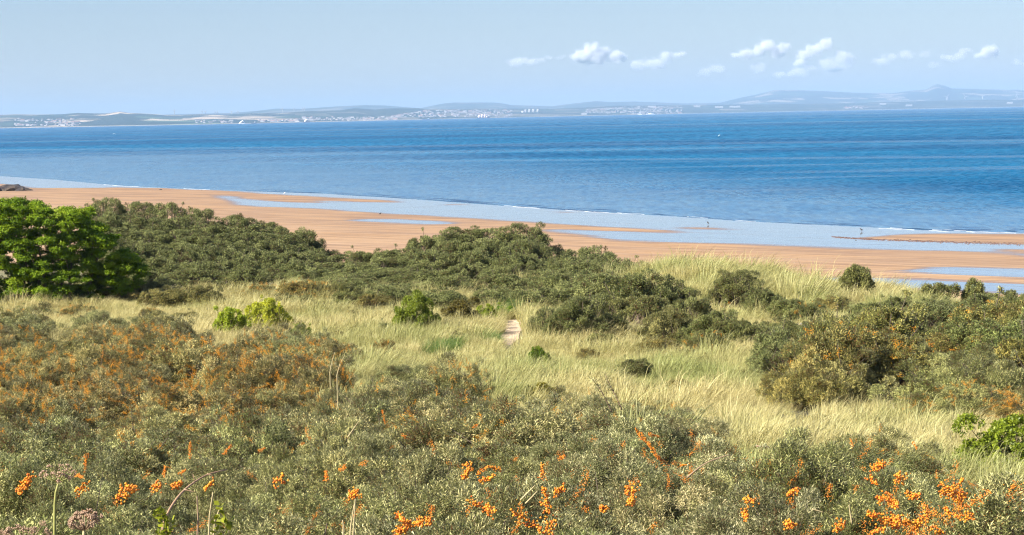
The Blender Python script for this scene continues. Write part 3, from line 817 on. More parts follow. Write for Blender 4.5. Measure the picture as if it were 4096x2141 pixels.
# ---- yellow and green shrubs
yel = [variant(600 + k, 1., .95, .35, 44, .22, 1900, 7, .075, .04, .1, M_yellow, ld=(1.15, 1.6), low=.2, stem=.016, spread=.15, droop=.2) for k in range(2)]
rnd_y = variant(640, 1., 1.0, .3, 70, .24, 4200, 7, .065, .036, .09, M_yellow, low=.3, stem=.016, spread=.15, droop=.1, ld=(1.0, 1.15))
grn = [variant(620 + k, 1., .95, .35, 44, .22, 1900, 7, .075, .042, .1, M_green, ld=(1.15, 1.6), low=.2, stem=.016, spread=.15, droop=.2) for k in range(2)]
solo(414, 298, 44, 40, 'round yellow-green shrub in front of the middle thicket', rnd_y, (.62, .78, .8), name='round_shrub', cat='shrub')
solo(460, 302, 38, 28, 'olive-brown shrub right of the round yellow-green shrub', rnd_y, (.42, .36, .8), name='round_shrub', cat='shrub')
solo(486, 304, 22, 20, 'small yellow-green shrub left of the sandy path', yel[0], (.7, .9, .8), name='round_shrub', cat='shrub')
solo(268, 298, 44, 36, 'bright yellow open shrub in the grass left of centre', yel[1], (1.3, 1.4, 1.3), name='yellow_shrub', cat='shrub')
solo(229, 307, 36, 32, 'yellow-green open shrub left of the bright yellow one', yel[0], (1.0, 1.25, 1), name='yellow_shrub', cat='shrub')
solo(301, 323, 22, 24, 'small yellowish sapling right of the bright yellow shrub', yel[1], (.7, .85, 1), name='yellow_shrub', cat='shrub')
solo(538, 346, 22, 26, 'small dark green shrub in the pale grass below the path', grn[0], (.8, .75, 1), name='green_shrub', cat='shrub')
solo(541, 382, 40, 26, 'yellow and orange leaved shrub behind the near bushes at centre', yel[0], (.75, .68, 1), name='yellow_shrub', cat='shrub')
solo(659, 391, 30, 18, 'low bright green shrub at the edge of the near bushes', grn[1], (.9, .9, 1), name='green_shrub', cat='shrub')
solo(1008, 424, 100, 62, 'big yellow-green shrub at the right edge of the picture', rnd_y, (.70, .90, .8), name='round_shrub', cat='shrub')
solo(504, 306, 22, 13, 'low fresh green clump beside the top of the path', grn[0], (.9, 1, 1), name='green_shrub', cat='shrub')
solo(828, 437, 18, 20, 'yellow-leaved sapling at the left of the lower right bushes', yel[1], (.7, .75, 1), name='yellow_shrub', cat='shrub')

# ------------------------------------------------------------------ green tree at the left
rgT = np.random.default_rng(77)
DT = float(on_ground(28, 305)[1]); print('tree depth', DT)
tb = at_depth(28, 304, DT); tg = float(ground(tb[0], tb[1]))
root = empty('green_tree', (tb[0], tb[1], tg))
tag(root, 'broad bright green tree with several stems at the left edge', 'tree')
SIL = [(-80, 215), (-30, 203), (0, 199), (15, 198), (35, 194), (50, 199), (62, 208), (72, 203), (88, 207), (96, 222), (113, 230), (128, 242), (137, 254), (152, 263), (150, 276), (128, 292), (100, 297), (-80, 297)]
cl = []
while len(cl) < 760:
    px = rgT.uniform(-80, 152); py = rgT.uniform(194, 296)
    if not in_poly(px, py, SIL) or not in_poly(px + (4 if px > 30 else 0), py - 3, SIL): continue
    cz = at_depth(px, py, DT)
    # crown depth: thick in the middle of the mass
    edge = min(1, max(.15, (150 - px) / 90)) * (1 - .5 * max(0, (215 - py)) / 25)
    yy = rgT.uniform(-1, 1) * 3.0 * edge
    cl.append([cz[0] - tb[0], yy, cz[2] - tg])
cl = np.array(cl)
rcl = rgT.uniform(.22, .48, len(cl))
ns = 50000
idx = rgT.choice(len(cl), ns, p=rcl ** 2 / (rcl ** 2).sum())
v = unit(rgT.normal(size=(ns, 3)) + np.array([0, -.25, .55]))
S = cl[idx] + v * (rcl[idx] * (1 - .4 * rgT.random(ns) ** 2))[:, None] * np.array([1.15, 1.15, .55])
A_ = unit(v + np.array([0, 0, .1]) + rgT.normal(0, .3, (ns, 3)))
V, q = leaves_from_shoots(rgT, S, A_, 7, .11, .055, .17, droop=.75, spread=.8)
r = np.clip(.45 + np.repeat(rgT.normal(0, .14, len(cl))[idx], 7) + rgT.normal(0, .18, len(q)), 0, 1)
f_ = link('crown', mesh_np('crown', V, [q], M_green, {'rnd': ('FACE', r)}), root); f_.color = (1.12, 1.05, 1, 1)
mb = MB()
for k, px in enumerate([-30, -8, 18, 30, 42, 47, 60, 71, 90]):
    x0 = at_depth(px, 303, DT)[0] - tb[0]
    tgt = cl[np.argsort(np.abs(cl[:, 0] - x0 * 1.15) + .3 * np.abs(cl[:, 2] - 3) + rgT.random(len(cl)) * .5)[:3]]
    for c_ in tgt:
        s = np.linspace(0, 1, 7)[:, None]; b = np.array([x0, rgT.uniform(-.6, .2), float(ground(tb[0] + x0, DT)) - tg - .1]); md = np.array([x0 + rgT.uniform(-.15, .15), b[1], c_[2] * .6])
        mb.tube((1 - s) ** 2 * b + 2 * s * (1 - s) * md + s ** 2 * c_, np.linspace(.085, .025, 7), 6)
link('trunk', mb.build('trunk', M_bark), root)

# ------------------------------------------------------------------ grass (uncountable: one object, instanced tufts)
m, t, out = new_mat('marram_blade')
gm = t.n.new('ShaderNodeNewGeometry'); P = gm.outputs['Position']
oi = t.n.new('ShaderNodeObjectInfo')
gb = t.noise(P, .13, 3, .6)
gs = t.attr('green', 'INSTANCER')
mixf = t.math('ADD', t.math('MULTIPLY', t.ramp(gb, .42, .66), .5), t.math('ADD', t.math('MULTIPLY', t.attr('rnd'), .4), t.math('SUBTRACT', gs, .42)), clamp=True)
straw = t.mix(t.attr('rnd'), c4((.42, .35, .12)), c4((.86, .75, .38)))
green = t.mix(t.attr('rnd'), c4((.17, .22, .05)), c4((.54, .56, .20)))
col = t.mix(mixf, straw, green)
col = t.mix(t.math('MULTIPLY', t.ramp(gs, 1.2, 1.5), .8), col, c4((.15, .24, .05)))
pr = principled(t, Base_Color=col, Roughness=.5, Specular_IOR_Level=.3)
tr = t.node('ShaderNodeBsdfTranslucent', {'Color': col})
t.set(out.inputs[0], t.node('ShaderNodeMixShader', {0: .3, 1: pr, 2: tr.outputs[0]}).outputs[0])
M_grass = m

def tuft(seed, n, rad, h, w, lean):
    rg = np.random.default_rng(seed)
    r = rad * np.sqrt(rg.random(n)); a = rg.uniform(0, 6.283, n)
    b = np.stack([r * np.cos(a), r * np.sin(a), np.full(n, -.03)], -1)
    out_ = np.stack([np.cos(a), np.sin(a), np.zeros(n)], -1) * (r / rad)[:, None]
    dirn = unit(np.array([0, 0, 1.]) + out_ * .35 + np.array(lean) * .35 + rg.normal(0, .16, (n, 3)))
    hh = h * rg.uniform(.55, 1.15, n)
    bend = (out_ * .45 + np.array(lean) + rg.normal(0, .22, (n, 3)))
    p1 = b + dirn * (hh * .45)[:, None] + bend * (hh * .10)[:, None]
    p2 = b + dirn * (hh * .78)[:, None] + bend * (hh * .33)[:, None]
    p3 = b + dirn * (hh * .98)[:, None] + bend * (hh * .68)[:, None] - np.array([0, 0, 1]) * (hh * .12)[:, None]
    side = rg.normal(size=(n, 3)); side[:, 2] = 0; side = unit(side) * (w * rg.uniform(.7, 1.3, n) / 2)[:, None]
    V = np.stack([b - side, b + side, p1 - side, p1 + side, p2 - side * .75, p2 + side * .75, p3], 1).reshape(-1, 3)
    k = 7 * np.arange(n)[:, None]
    q = np.concatenate([k + np.array([0, 1, 3, 2]), k + np.array([2, 3, 5, 4])], 0); tr_ = k + np.array([4, 5, 6])
    rv = rg.random(n)
    return mesh_np('tuft', V, [q, tr_], M_grass, {'rnd': ('FACE', np.concatenate([rv, rv, rv]))})
tc = bpy.data.collections.new('tufts')
for k in range(6):
    me = tuft(900 + k, 170, .34, .62 if k < 4 else .85, .0095, (.45, -.05, 0))
    o = bpy.data.objects.new('tuft%d' % k, me); tc.objects.link(o)

# points
pts = []
d = 33.0
while d < 124:
    sp = .40 if d > 60 else .36
    half = .258 * d + 2
    xs = np.arange(-half, half, sp)
    x = xs + rng.uniform(-.5, .5, len(xs)) * sp; y = d + rng.uniform(-.5, .5, len(xs)) * sp
    pts.append(np.stack([x, y], -1)); d += sp
pts = np.concatenate(pts)
z = ground(pts[:, 0], pts[:, 1])
px, py = project(np.stack([pts[:, 0], pts[:, 1], z], -1))
pxt, pyt = project(np.stack([pts[:, 0], pts[:, 1], z + 1.2], -1))
deep_fg = in_poly(pxt, pyt - 8, FG) & in_poly(pxt, pyt, FG)
inpath = in_poly(px, py, PATH) | in_poly(px, py - 2.5, PATH)
nearpath = np.zeros(len(px), bool)
for dy_ in (3, 5, 7, 9, 11, 13): nearpath |= in_poly(px, py - dy_, PATH) | in_poly(px - 3, py - dy_, PATH) | in_poly(px + 3, py - dy_, PATH)
thin = rng.random(len(px)) < .25
keep = ~(deep_fg & (pts[:, 1] < 70)) & ~inpath
keep &= ~(in_poly(pxt, pyt - 10, RM) & in_poly(pxt, pyt + 4, RM) & ~thin)
keep &= (fbm(pts[:, 0] * .9 + 31, pts[:, 1] * .6, 2) > -.38) | (pts[:, 1] > 100)
keep &= ~((pts[:, 1] > 121) | ((pts[:, 1] > 112) & (pts[:, 0] < 3) & ~thin))
pts = pts[keep]; z = z[keep]; px = px[keep]; py = py[keep]; nearpath = nearpath[keep]
n = len(pts); print('grass tufts', n)
ridge = np.clip((pts[:, 1] - 98) / 8, 0, 1) * np.clip((pts[:, 0] - 4) / 4, 0, 1)
scl = (rng.uniform(.5, 1.15, n) + .5 * (rng.random(n) > .93)) * (.86 + .7 * fbm(pts[:, 0] * .55, pts[:, 1] * .35)) * (1 + .45 * ridge)
scl[nearpath] *= .16
green = .30 + .45 * fbm(pts[:, 0] * .16 + 50, pts[:, 1] * .10, 3) + rng.normal(0, .12, n)
green += .25 * np.exp(-(((px - 380) / 60) ** 2 + ((py - 305) / 18) ** 2)) + .12 * ridge
green += .35 * np.exp(-(((px - 550) / 20) ** 2 + ((py - 325) / 14) ** 2))
GP = [[(423, 352), (440, 346), (458, 343), (460, 350), (448, 356), (425, 358)], [(480, 340), (498, 338), (500, 345), (485, 346)], [(772, 391), (792, 393), (790, 402), (773, 400)], [(495, 306), (516, 306), (514, 317), (498, 320)]]
for p in GP: green[in_poly(px, py, p)] = 1.6
me = bpy.data.meshes.new('grass'); me.vertices.add(n)
me.vertices.foreach_set('co', np.stack([pts[:, 0], pts[:, 1], z], -1).astype(np.float32).ravel())
a = me.attributes.new('rotz', 'FLOAT', 'POINT'); a.data.foreach_set('value', rng.uniform(-.7, .7, n).astype(np.float32))
a = me.attributes.new('scl', 'FLOAT', 'POINT'); a.data.foreach_set('value', scl.astype(np.float32))
a = me.attributes.new('green', 'FLOAT', 'POINT'); a.data.foreach_set('value', green.astype(np.float32))
a = me.attributes.new('pick', 'INT', 'POINT'); a.data.foreach_set('value', np.where(ridge > .5, rng.integers(2, 6, n), rng.integers(0, 5, n)).astype(np.int32))
me.materials.append(M_grass)
go = link('grass', me); tag(go, 'tall dry marram grass and green tufts over the dunes', 'grass', None, 'stuff')
def instancer(nm_, coll, scl_type):
    ng = bpy.data.node_groups.new(nm_, 'GeometryNodeTree')
    ng.interface.new_socket('Geometry', in_out='INPUT', socket_type='NodeSocketGeometry')
    ng.interface.new_socket('Geometry', in_out='OUTPUT', socket_type='NodeSocketGeometry')
    gi = ng.nodes.new('NodeGroupInput'); gout = ng.nodes.new('NodeGroupOutput')
    iop = ng.nodes.new('GeometryNodeInstanceOnPoints'); ci = ng.nodes.new('GeometryNodeCollectionInfo')
    ci.inputs['Collection'].default_value = coll; ci.inputs['Separate Children'].default_value = True; ci.inputs['Reset Children'].default_value = True
    def nattr(nm, ty):
        nd = ng.nodes.new('GeometryNodeInputNamedAttribute'); nd.data_type = ty; nd.inputs['Name'].default_value = nm; return nd.outputs[0]
    cx = ng.nodes.new('ShaderNodeCombineXYZ'); L = ng.links.new
    L(nattr('rotz', 'FLOAT'), cx.inputs[2])
    e2r = ng.nodes.new('FunctionNodeEulerToRotation'); L(cx.outputs[0], e2r.inputs[0])
    L(gi.outputs[0], iop.inputs['Points']); L(ci.outputs[0], iop.inputs['Instance'])
    iop.inputs['Pick Instance'].default_value = True
    L(nattr('pick', 'INT'), iop.inputs['Instance Index']); L(e2r.outputs[0], iop.inputs['Rotation']); L(nattr('scl', scl_type), iop.inputs['Scale'])
    L(iop.outputs[0], gout.inputs[0]); return ng
ng = instancer('grass_tufts', tc, 'FLOAT')
md = go.modifiers.new('tufts', 'NODES'); md.node_group = ng

# the 290 bushes that show largest are objects; the rest of the thicket is one mass
ALLV = farv + tall + mid + near
far_ids = {id(v): k for k, v in enumerate(ALLV)}
def px_size(q_): return q_[2][0] * q_[1][2][0] * q_[2][2] / q_[0][1] ** 2 * (1 if q_[4] else 1e6) * (.25 if q_[0][1] > 100 else 1)
QUEUE.sort(key=px_size, reverse=True)
for q_ in QUEUE[:288]: emit_bush(*q_)
rest = QUEUE[288:]; print('queue', len(QUEUE), 'rest', len(rest), [id(q_[1]) in far_ids for q_ in rest].count(False))
if rest:
    bc = bpy.data.collections.new('scrub')
    for k, v in enumerate(ALLV):
        A_, B_ = v[0], v[1]
        def co(me): a_ = np.empty(len(me.vertices) * 3, np.float32); me.vertices.foreach_get('co', a_); return a_.reshape(-1, 3)
        def lp(me): a_ = np.empty(len(me.loops), np.int32); me.loops.foreach_get('vertex_index', a_); return a_
        def rd(me): a_ = np.empty(len(me.polygons), np.float32); me.attributes['rnd'].data.foreach_get('value', a_); return a_
        F1 = lp(A_).reshape(-1, 4); bt = np.empty(len(B_.polygons), np.int32); B_.polygons.foreach_get('loop_total', bt)
        bl = lp(B_); st = np.concatenate([[0], np.cumsum(bt)[:-1]]); Q4 = bl[st[bt == 4][:, None] + np.arange(4)] + len(A_.vertices)
        me = mesh_np('scrub', np.concatenate([co(A_), co(B_)]), [F1, Q4], A_.materials[0], {'rnd': ('FACE', np.concatenate([rd(A_), np.zeros(len(Q4))]))})
        me.materials.append(M_bark); mi = np.zeros(len(me.polygons), np.int32); mi[len(F1):] = 1; me.polygons.foreach_set('material_index', mi)
        oo = bpy.data.objects.new('scrub%02d' % k, me); bc.objects.link(oo)
    me = bpy.data.meshes.new('buckthorn_scrub'); n_ = len(rest); me.vertices.add(n_)
    me.vertices.foreach_set('co', np.array([q_[0] for q_ in rest], np.float32).ravel())
    for nm, ar in (('rotz', [random.uniform(0, 6.28) for _ in rest]),):
        a = me.attributes.new(nm, 'FLOAT', 'POINT'); a.data.foreach_set('value', np.array(ar, np.float32))
    a = me.attributes.new('scl', 'FLOAT_VECTOR', 'POINT'); a.data.foreach_set('vector', np.array([q_[2] for q_ in rest], np.float32).ravel())
    a = me.attributes.new('pick', 'INT', 'POINT'); a.data.foreach_set('value', np.array([far_ids[id(q_[1])] for q_ in rest], np.int32))
    so = link('buckthorn_scrub', me); tag(so, 'remaining tangle of buckthorn between the larger bushes and thickets', 'scrub', None, 'stuff'); so.color = (.92, .98, .86, 1)
    g2 = instancer('scrub_mass', bc, 'FLOAT_VECTOR'); md = so.modifiers.new('scrub', 'NODES'); md.node_group = g2

# ------------------------------------------------------------------ long berry-laden twigs on the near bushes
def canopy_hit(px, py, h=1.6):
    v = ray(px, py); v = v / v[1]
    ds = np.arange(9, 90, .1); P_ = CAM + v * ds[:, None]
    k = np.argmax(P_[:, 2] < ground(P_[:, 0], P_[:, 1]) + h)
    return P_[k]
bpy.context.view_layer.update()
near_b = [o for o in C.objects if o.name.startswith('buckthorn_bush')]
nb_xy = np.array([[o.location.x, o.location.y] for o in near_b])
CO = {5: 0, 6: 256, 7: 512, 8: 768}
TW = {5: [[(180, 830), (250, 740), (330, 650)], [(850, 640), (870, 450)], [(760, 840), (880, 730)], [(1270, 800), (1370, 780)], [(1650, 680), (1660, 560)], [(1800, 650), (1870, 600)], [(1910, 490), (1915, 310)],
          [(2240, 450), (2330, 350)], [(2060, 800), (2130, 730)], [(1540, 780), (1620, 760)], [(1740, 780), (1810, 730)], [(1210, 870), (1270, 860)], [(770, 650), (830, 680)]],
      6: [[(700, 700), (710, 620)], [(850, 600), (900, 570)], [(1270, 0), (1300, 140)], [(1050, 550), (1100, 530)], [(30, 420), (90, 380)], [(200, 720), (260, 700)], [(2080, 690), (2130, 640), (2150, 540)],
          [(2230, 640), (2330, 570), (2460, 600)], [(2250, 710), (2390, 680)], [(2160, 920), (2260, 960), (2380, 1020)], [(1430, 1240), (1530, 1150), (1750, 1120)], [(1430, 1040), (1490, 1130)], [(1470, 250), (1510, 270)], [(2180, 180), (2230, 150)], [(960, 860), (1010, 840)]],
      7: [[(1240, 180), (1300, 280), (1400, 370), (1450, 460), (1540, 540)], [(1290, 230), (1370, 330), (1430, 440), (1520, 510)], [(1380, 240), (1480, 270)], [(300, 540), (310, 700)], [(320, 780), (340, 900), (360, 1020)], [(480, 500), (530, 460)], [(0, 1020), (180, 1120), (340, 1240)],
          [(380, 1080), (400, 1240)], [(430, 840), (520, 780)], [(1130, 820), (1240, 780)], [(1180, 940), (1230, 890)], [(900, 970), (930, 1010)], [(1680, 560), (1770, 550)], [(2330, 890), (2440, 930)], [(2340, 1000), (2360, 1100)]],
      8: [[(210, 850), (290, 800)], [(1070, 600), (1100, 550), (1180, 540)], [(1020, 680), (1100, 750)], [(1290, 680), (1360, 700)], [(1840, 880), (1900, 760), (1960, 690)], [(1750, 720), (1790, 860)], [(1910, 920), (1950, 840)],
          [(1110, 890), (1180, 870)], [(1210, 890), (1290, 960)], [(1380, 830), (1440, 880), (1520, 850)], [(1000, 1040), (1140, 1090)], [(1180, 1100), (1350, 1120), (1520, 1150), (1600, 1030)], [(1780, 960), (1840, 1100)], [(680, 1210), (750, 1130)],
          [(180, 1150), (260, 1160)], [(1040, 1240), (1160, 1170)], [(1450, 1220), (1540, 1130)], [(1920, 1070), (2060, 1060)], [(830, 290), (850, 370)], [(1460, 330), (1500, 390)], [(1230, 1150), (1310, 1180)], [(1640, 1180), (1760, 1240)]]}
rgB = np.random.default_rng(9)
per_bush = {}
for k, lst in TW.items():
    for ln in lst:
        pts_ = [(CO[k] + X_ * .0994, 410 + Y_ * .0994) for X_, Y_ in ln]
        W_ = np.array([canopy_hit(a, b) for a, b in pts_])
        # keep the twig roughly at one distance, tips standing proud
        dm = np.median(W_[:, 1])
        W_ = np.array([at_depth(a, b, dm + rgB.uniform(-.08, .14)) for a, b in pts_])
        seg = np.linalg.norm(np.diff(W_, axis=0), axis=1); Lt = seg.sum()
        n_ = int(max(40, Lt * 520)); s = rgB.uniform(0, 1, n_); cum = np.concatenate([[0], np.cumsum(seg)]) / Lt
        Pn = np.stack([np.interp(s, cum, W_[:, c_]) for c_ in range(3)], -1)
        lumpy = .5 + .5 * np.sin(s * Lt * 45 + rgB.uniform(0, 6)) * np.sin(s * Lt * 17 + rgB.uniform(0, 6)) + .35 * rgB.random(n_)
        Pn += unit(rgB.normal(size=(n_, 3))) * (.034 * lumpy * np.sqrt(rgB.random(n_)))[:, None]
        j = int(np.argmin(((nb_xy - W_[:, :2].mean(0)) ** 2).sum(1)))
        per_bush.setdefault(j, []).append(Pn)
for j, L_ in per_bush.items():
    for Pn in L_:
        V, T = octas(Pn, rgB.uniform(.0045, .0075, len(Pn)))
        o = link('berry_cluster', mesh_np('berry_cluster', V, [T], M_berry, {'rnd': ('FACE', np.repeat(rgB.random(len(Pn)), 8))}, smooth=True), near_b[j])
        o.matrix_parent_inverse = near_b[j].matrix_world.inverted()

# ------------------------------------------------------------------ bare leaders and dry stems in front
def curve_pts(pl, d, n=14, dd=0.0):
    t_ = np.linspace(0, 1, n); k_ = np.linspace(0, 1, len(pl))
    xs_ = np.interp(t_, k_, [p[0] for p in pl]); ys_ = np.interp(t_, k_, [p[1] for p in pl])
    if len(pl) > 3:
        for _ in range(2):
            xs_[1:-1] = (xs_[:-2] + xs_[1:-1] * 2 + xs_[2:]) / 4; ys_[1:-1] = (ys_[:-2] + ys_[1:-1] * 2 + ys_[2:]) / 4
    return np.array([at_depth(a, b, d + dd * q_) for a, b, q_ in zip(xs_, ys_, t_)])
def to_ground(P_):
    g_ = P_[0].copy(); g_[2] = float(ground(g_[0], g_[1])) - .05
    return np.concatenate([[g_, (g_ * .5 + P_[0] * .5)], P_])
M_stalk = simple_mat('dry_stalk', (.50, .40, .20), .7, .2, 30)
M_green_st = simple_mat('green_stalk', (.30, .29, .08), .6, .2, 30)
M_seed = simple_mat('dry_seed', (.48, .30, .20), .8, .35, 60)
M_white = simple_mat('pale_seed', (.42, .27, .17), .8, .3, 60)

# arching bare branch
P_ = to_ground(curve_pts([(160, 545), (161, 534), (165, 517), (174, 501.5), (184, 489.5), (195, 481.6), (207, 473.6), (227, 469.6)], 9.5, 18, .6))
root = empty('bare_branch', P_[0]); tag(root, 'long arching bare bramble branch reaching right from the bottom left', 'branch')
mb = MB(); mb.tube(P_ - P_[0], np.linspace(.009, .003, len(P_)), 6)
for a_, b_ in [((165, 517), (157, 510)), ((184, 489.5), (196, 492)), ((195, 481.6), (193, 474)), ((207, 473.6), (214, 476))]:
    mb.tube(curve_pts([a_, b_], 9.7, 4) - P_[0], np.linspace(.003, .0012, 4), 5)
link('branch', mb.build('branch', simple_mat('bramble', (.42, .26, .15), .6, .3, 40)), root)
rg = np.random.default_rng(31)
S = np.array([at_depth(px_, py_, 9.4) for px_, py_ in [(164, 515), (160, 519), (168, 521), (163, 529), (168, 531), (158, 512), (170, 525), (161, 534), (219, 505), (222, 515), (216, 520), (226, 523), (220, 528)]]) - P_[0]
V, q = leaves_from_shoots(rg, np.repeat(S, 2, 0) + rg.normal(0, .012, (len(S) * 2, 3)), rg.normal(size=(len(S) * 2, 3)) + np.array([0, -.5, 1]), 4, .035, .024, .03)
f_ = link('leaves', mesh_np('leaves', V, [q], M_yellow, {'rnd': ('FACE', rg.random(len(q)))}), root); f_.color = (.6, .7, .6, 1)

# dry stalks
for pl, d_, lb in [([(197, 545), (198, 520), (197, 496)], 9.8, 'thin reddish stalk just right of the arching bare branch'),
                   ([(208.5, 545), (209.6, 515), (213, 492)], 10.2, 'thin buff stalk second right of the arching bare branch'),
                   ([(213, 545), (215, 520), (221, 506)], 9.6, 'short crooked stalk third right of the arching bare branch'),
                   ([(352.5, 545), (354.5, 515), (355.4, 497)], 10.5, 'upright pale dry stalk at bottom centre left'),
                   ([(349.5, 545), (351, 525), (354.4, 504)], 10.5, 'leaning dry stalk touching the upright pale one'),
                   ([(343, 545), (343.5, 525), (342.5, 520)], 10.5, 'short dry stalk left of the leaning one'),
                   ([(520.5, 500), (528, 492.5), (535, 485.5)], 16, 'dry stem slanting over the dark hollow, upper one'),
                   ([(525.5, 503.5), (532, 497), (537.5, 491)], 16, 'dry stem slanting over the dark hollow, lower one'),
                   ([(348, 437), (352, 431), (359, 421)], 26, 'pale dry stem slanting over the near bushes left of centre'),
                   ([(687, 477.6), (697, 469), (708, 461), (730, 454.5)], 18, 'brown bare branch arching over the near bushes right of centre'),
                   ([(829, 500), (827.5, 480), (827, 460), (825.5, 449)], 24, 'thin pale stem rising before the lower right bushes'),
                   ([(852, 524), (850, 512), (849, 505)], 17, 'thin pale stem above the berry clusters at right'),
                   ([(812, 509), (824, 512.5)], 17, 'short fallen stick on the lower right bushes'),
                   ([(330, 372), (332, 362), (335, 352)], 52, 'tall dry grass stalk at the gap left of the mound'),
                   ([(337, 375), (340, 364), (345, 355)], 50, 'second tall dry grass stalk at the gap left of the mound')]:
    P_ = curve_pts(pl, d_, 9)
    if pl[0][1] > 540 or d_ > 45: P_ = to_ground(P_)
    mb = MB(); mb.tube(P_ - P_[0], np.linspace(.0065, .0028, len(P_)) * (d_ / 10) ** .5, 5)
    o = link('dry_stalk', mb.build('dry_stalk', M_stalk if 'reddish' not in lb and 'brown' not in lb else M_twig), None, P_[0]); tag(o, lb, 'stalk')

# seed heads (dead hogweed)
def umbel(px, py, d, Rp, label, stem_pl, smat, seedmat, up, seed, nr=20, nf=16):
    rg = np.random.default_rng(seed)
    c = at_depth(px, py, d); k = d / F
    P_ = to_ground(np.array([at_depth(a, b, d) for a, b in stem_pl]))
    root = empty('dead_hogweed', P_[0]); tag(root, label, 'seed head')
    mb = MB(); mb.tube(P_ - P_[0], np.linspace(.008, .005, len(P_)), 7); link('stem', mb.build('stem', smat), root)
    mr = MB(); Ps = []
    for j in range(nr):
        v = unit(np.array([rg.normal(), rg.normal() * .8, 0]) * 1.0 + np.array([up[0], 0, up[1]]) * 1.1 * rg.uniform(.4, 1.6))
        tip = c + v * Rp * k * rg.uniform(.75, 1.1)
        mid = (c + tip) / 2 + np.array([0, 0, -.006])
        mr.tube(np.array([c, mid, tip]) - P_[0], [.0022, .0018, .0013], 4)
        for f in range(nf):
            w_ = unit(v * .9 + rg.normal(0, .55, 3)); e_ = tip + w_ * Rp * k * .20 * rg.uniform(.6, 1.1)
            mr.tube(np.array([tip, e_]) - P_[0], .0008, 3); Ps.append(e_ - P_[0])
    link('rays', mr.build('rays', smat if seedmat is M_seed else M_twig), root)
    V, T = octas(np.array(Ps) + rg.normal(0, .0008, (len(Ps), 3)), rg.uniform(.002, .0042, len(Ps)))
    link('seeds', mesh_np('seeds', V, [T], seedmat, smooth=True), root)
umbel(58.8, 482, 9.0, 17, 'brown dead seed head on a yellow-green stem at the bottom left', [(54.5, 545), (54.6, 520), (54.8, 504), (55.8, 492.5), (58.6, 482.6)], M_green_st, M_seed, (.12, .75), 1)
umbel(84.5, 530, 7.2, 19, 'large pinkish dead seed head right of the yellow-green stem', [(80, 560), (84.5, 528.5)], M_stalk, M_white, (.15, .8), 2, 24, 18)
umbel(26, 546, 7.2, 24, 'drooping brown seed head in the bottom left corner', [(24, 570), (26, 546)], M_stalk, M_white, (0, .8), 3, 18, 16)

# leafy leaders poking out of the near bushes
def leader(pl, d, label, seed):
    rg = np.random.default_rng(seed); P_ = curve_pts(pl, d, 12)
    root = empty('buckthorn_leader', P_[0]); tag(root, label, 'twig')
    mb = MB(); mb.tube(P_ - P_[0], np.linspace(.014, .004, 12), 5)
    S = P_[np.repeat(np.arange(1, 12), 4)] + rg.normal(0, .025, (44, 3))
    V, q = leaves_from_shoots(rg, S - P_[0], np.repeat(unit(np.gradient(P_, axis=0))[1:], 4, 0) + rg.normal(0, .5, (44, 3)), 6, .055, .009, .08)
    link('twig', mb.build('twig', M_twig), root)
    f_ = link('leaves', mesh_np('leaves', V, [q], M_buck, {'rnd': ('FACE', rg.random(len(q)))}), root); f_.color = (1, 1, .95, 1)
leader([(612, 412), (604, 396), (598, 386), (591, 378)], 36, 'spiky leader sticking up from the near bushes, left of two', 1)
leader([(622, 410), (616, 396), (610, 386), (605, 374)], 36, 'spiky leader sticking up from the near bushes, right of two', 2)
leader([(756, 446), (768, 447), (778, 448), (788, 447)], 30, 'thorny twig reaching sideways over the pale grass', 3)
leader([(352, 404), (344, 396), (338, 391)], 44, 'dark twig at the grassy gap left of the mound', 4)

# pale dead stem on the right
P_ = curve_pts([(892.4, 424), (892.8, 417), (893.4, 410), (894.2, 402)], 57, 8)
P_[0][2] = float(ground(P_[0][0], P_[0][1])) - .1
mb = MB(); mb.tube(P_ - P_[0], np.linspace(.035, .022, 8), 7)
o = link('dead_sapling', mb.build('dead_sapling', simple_mat('bleached_wood', (.62, .52, .42), .8, .2, 12)), None, P_[0]); tag(o, 'upright bleached dead stem beneath orange bushes on the right', 'stem')

# grey dead twigs
for k, (px_, py_, w_, lb) in enumerate([(776, 338, 40, 'tangle of grey dead twigs left of the right thicket'), (800, 332, 30, 'lighter grey dead twigs beside the first tangle'), (640, 318, 34, 'brownish bare bush between two dark green bushes'), (612, 322, 26, 'bare brown twigs behind the dark rounded bush')]):
    b_ = on_ground(px_, py_ + 14); rg = np.random.default_rng(700 + k); R_ = w_ * b_[1] / F / 2
    u = unit(np.abs(rg.normal(size=(330, 3))) * rg.choice([-1, 1], (330, 3)) * np.array([1, 1, 0]) + np.array([0, 0, 1]) * rg.uniform(.1, 1.3, (330, 1)))
    c_ = u * np.array([R_, R_, 1.0]) * rg.uniform(.6, 1.05, (330, 1))
    o = link('dead_twigs', stems_mesh(rg, c_, R_, simple_mat('grey_twig', (.36, .32, .32) if k < 2 else (.30, .21, .15), .9, .2, 20), 'dead_twigs', .011, spread=R_ * .35, n=4), None, tuple(b_)); tag(o, lb, 'dead bush')

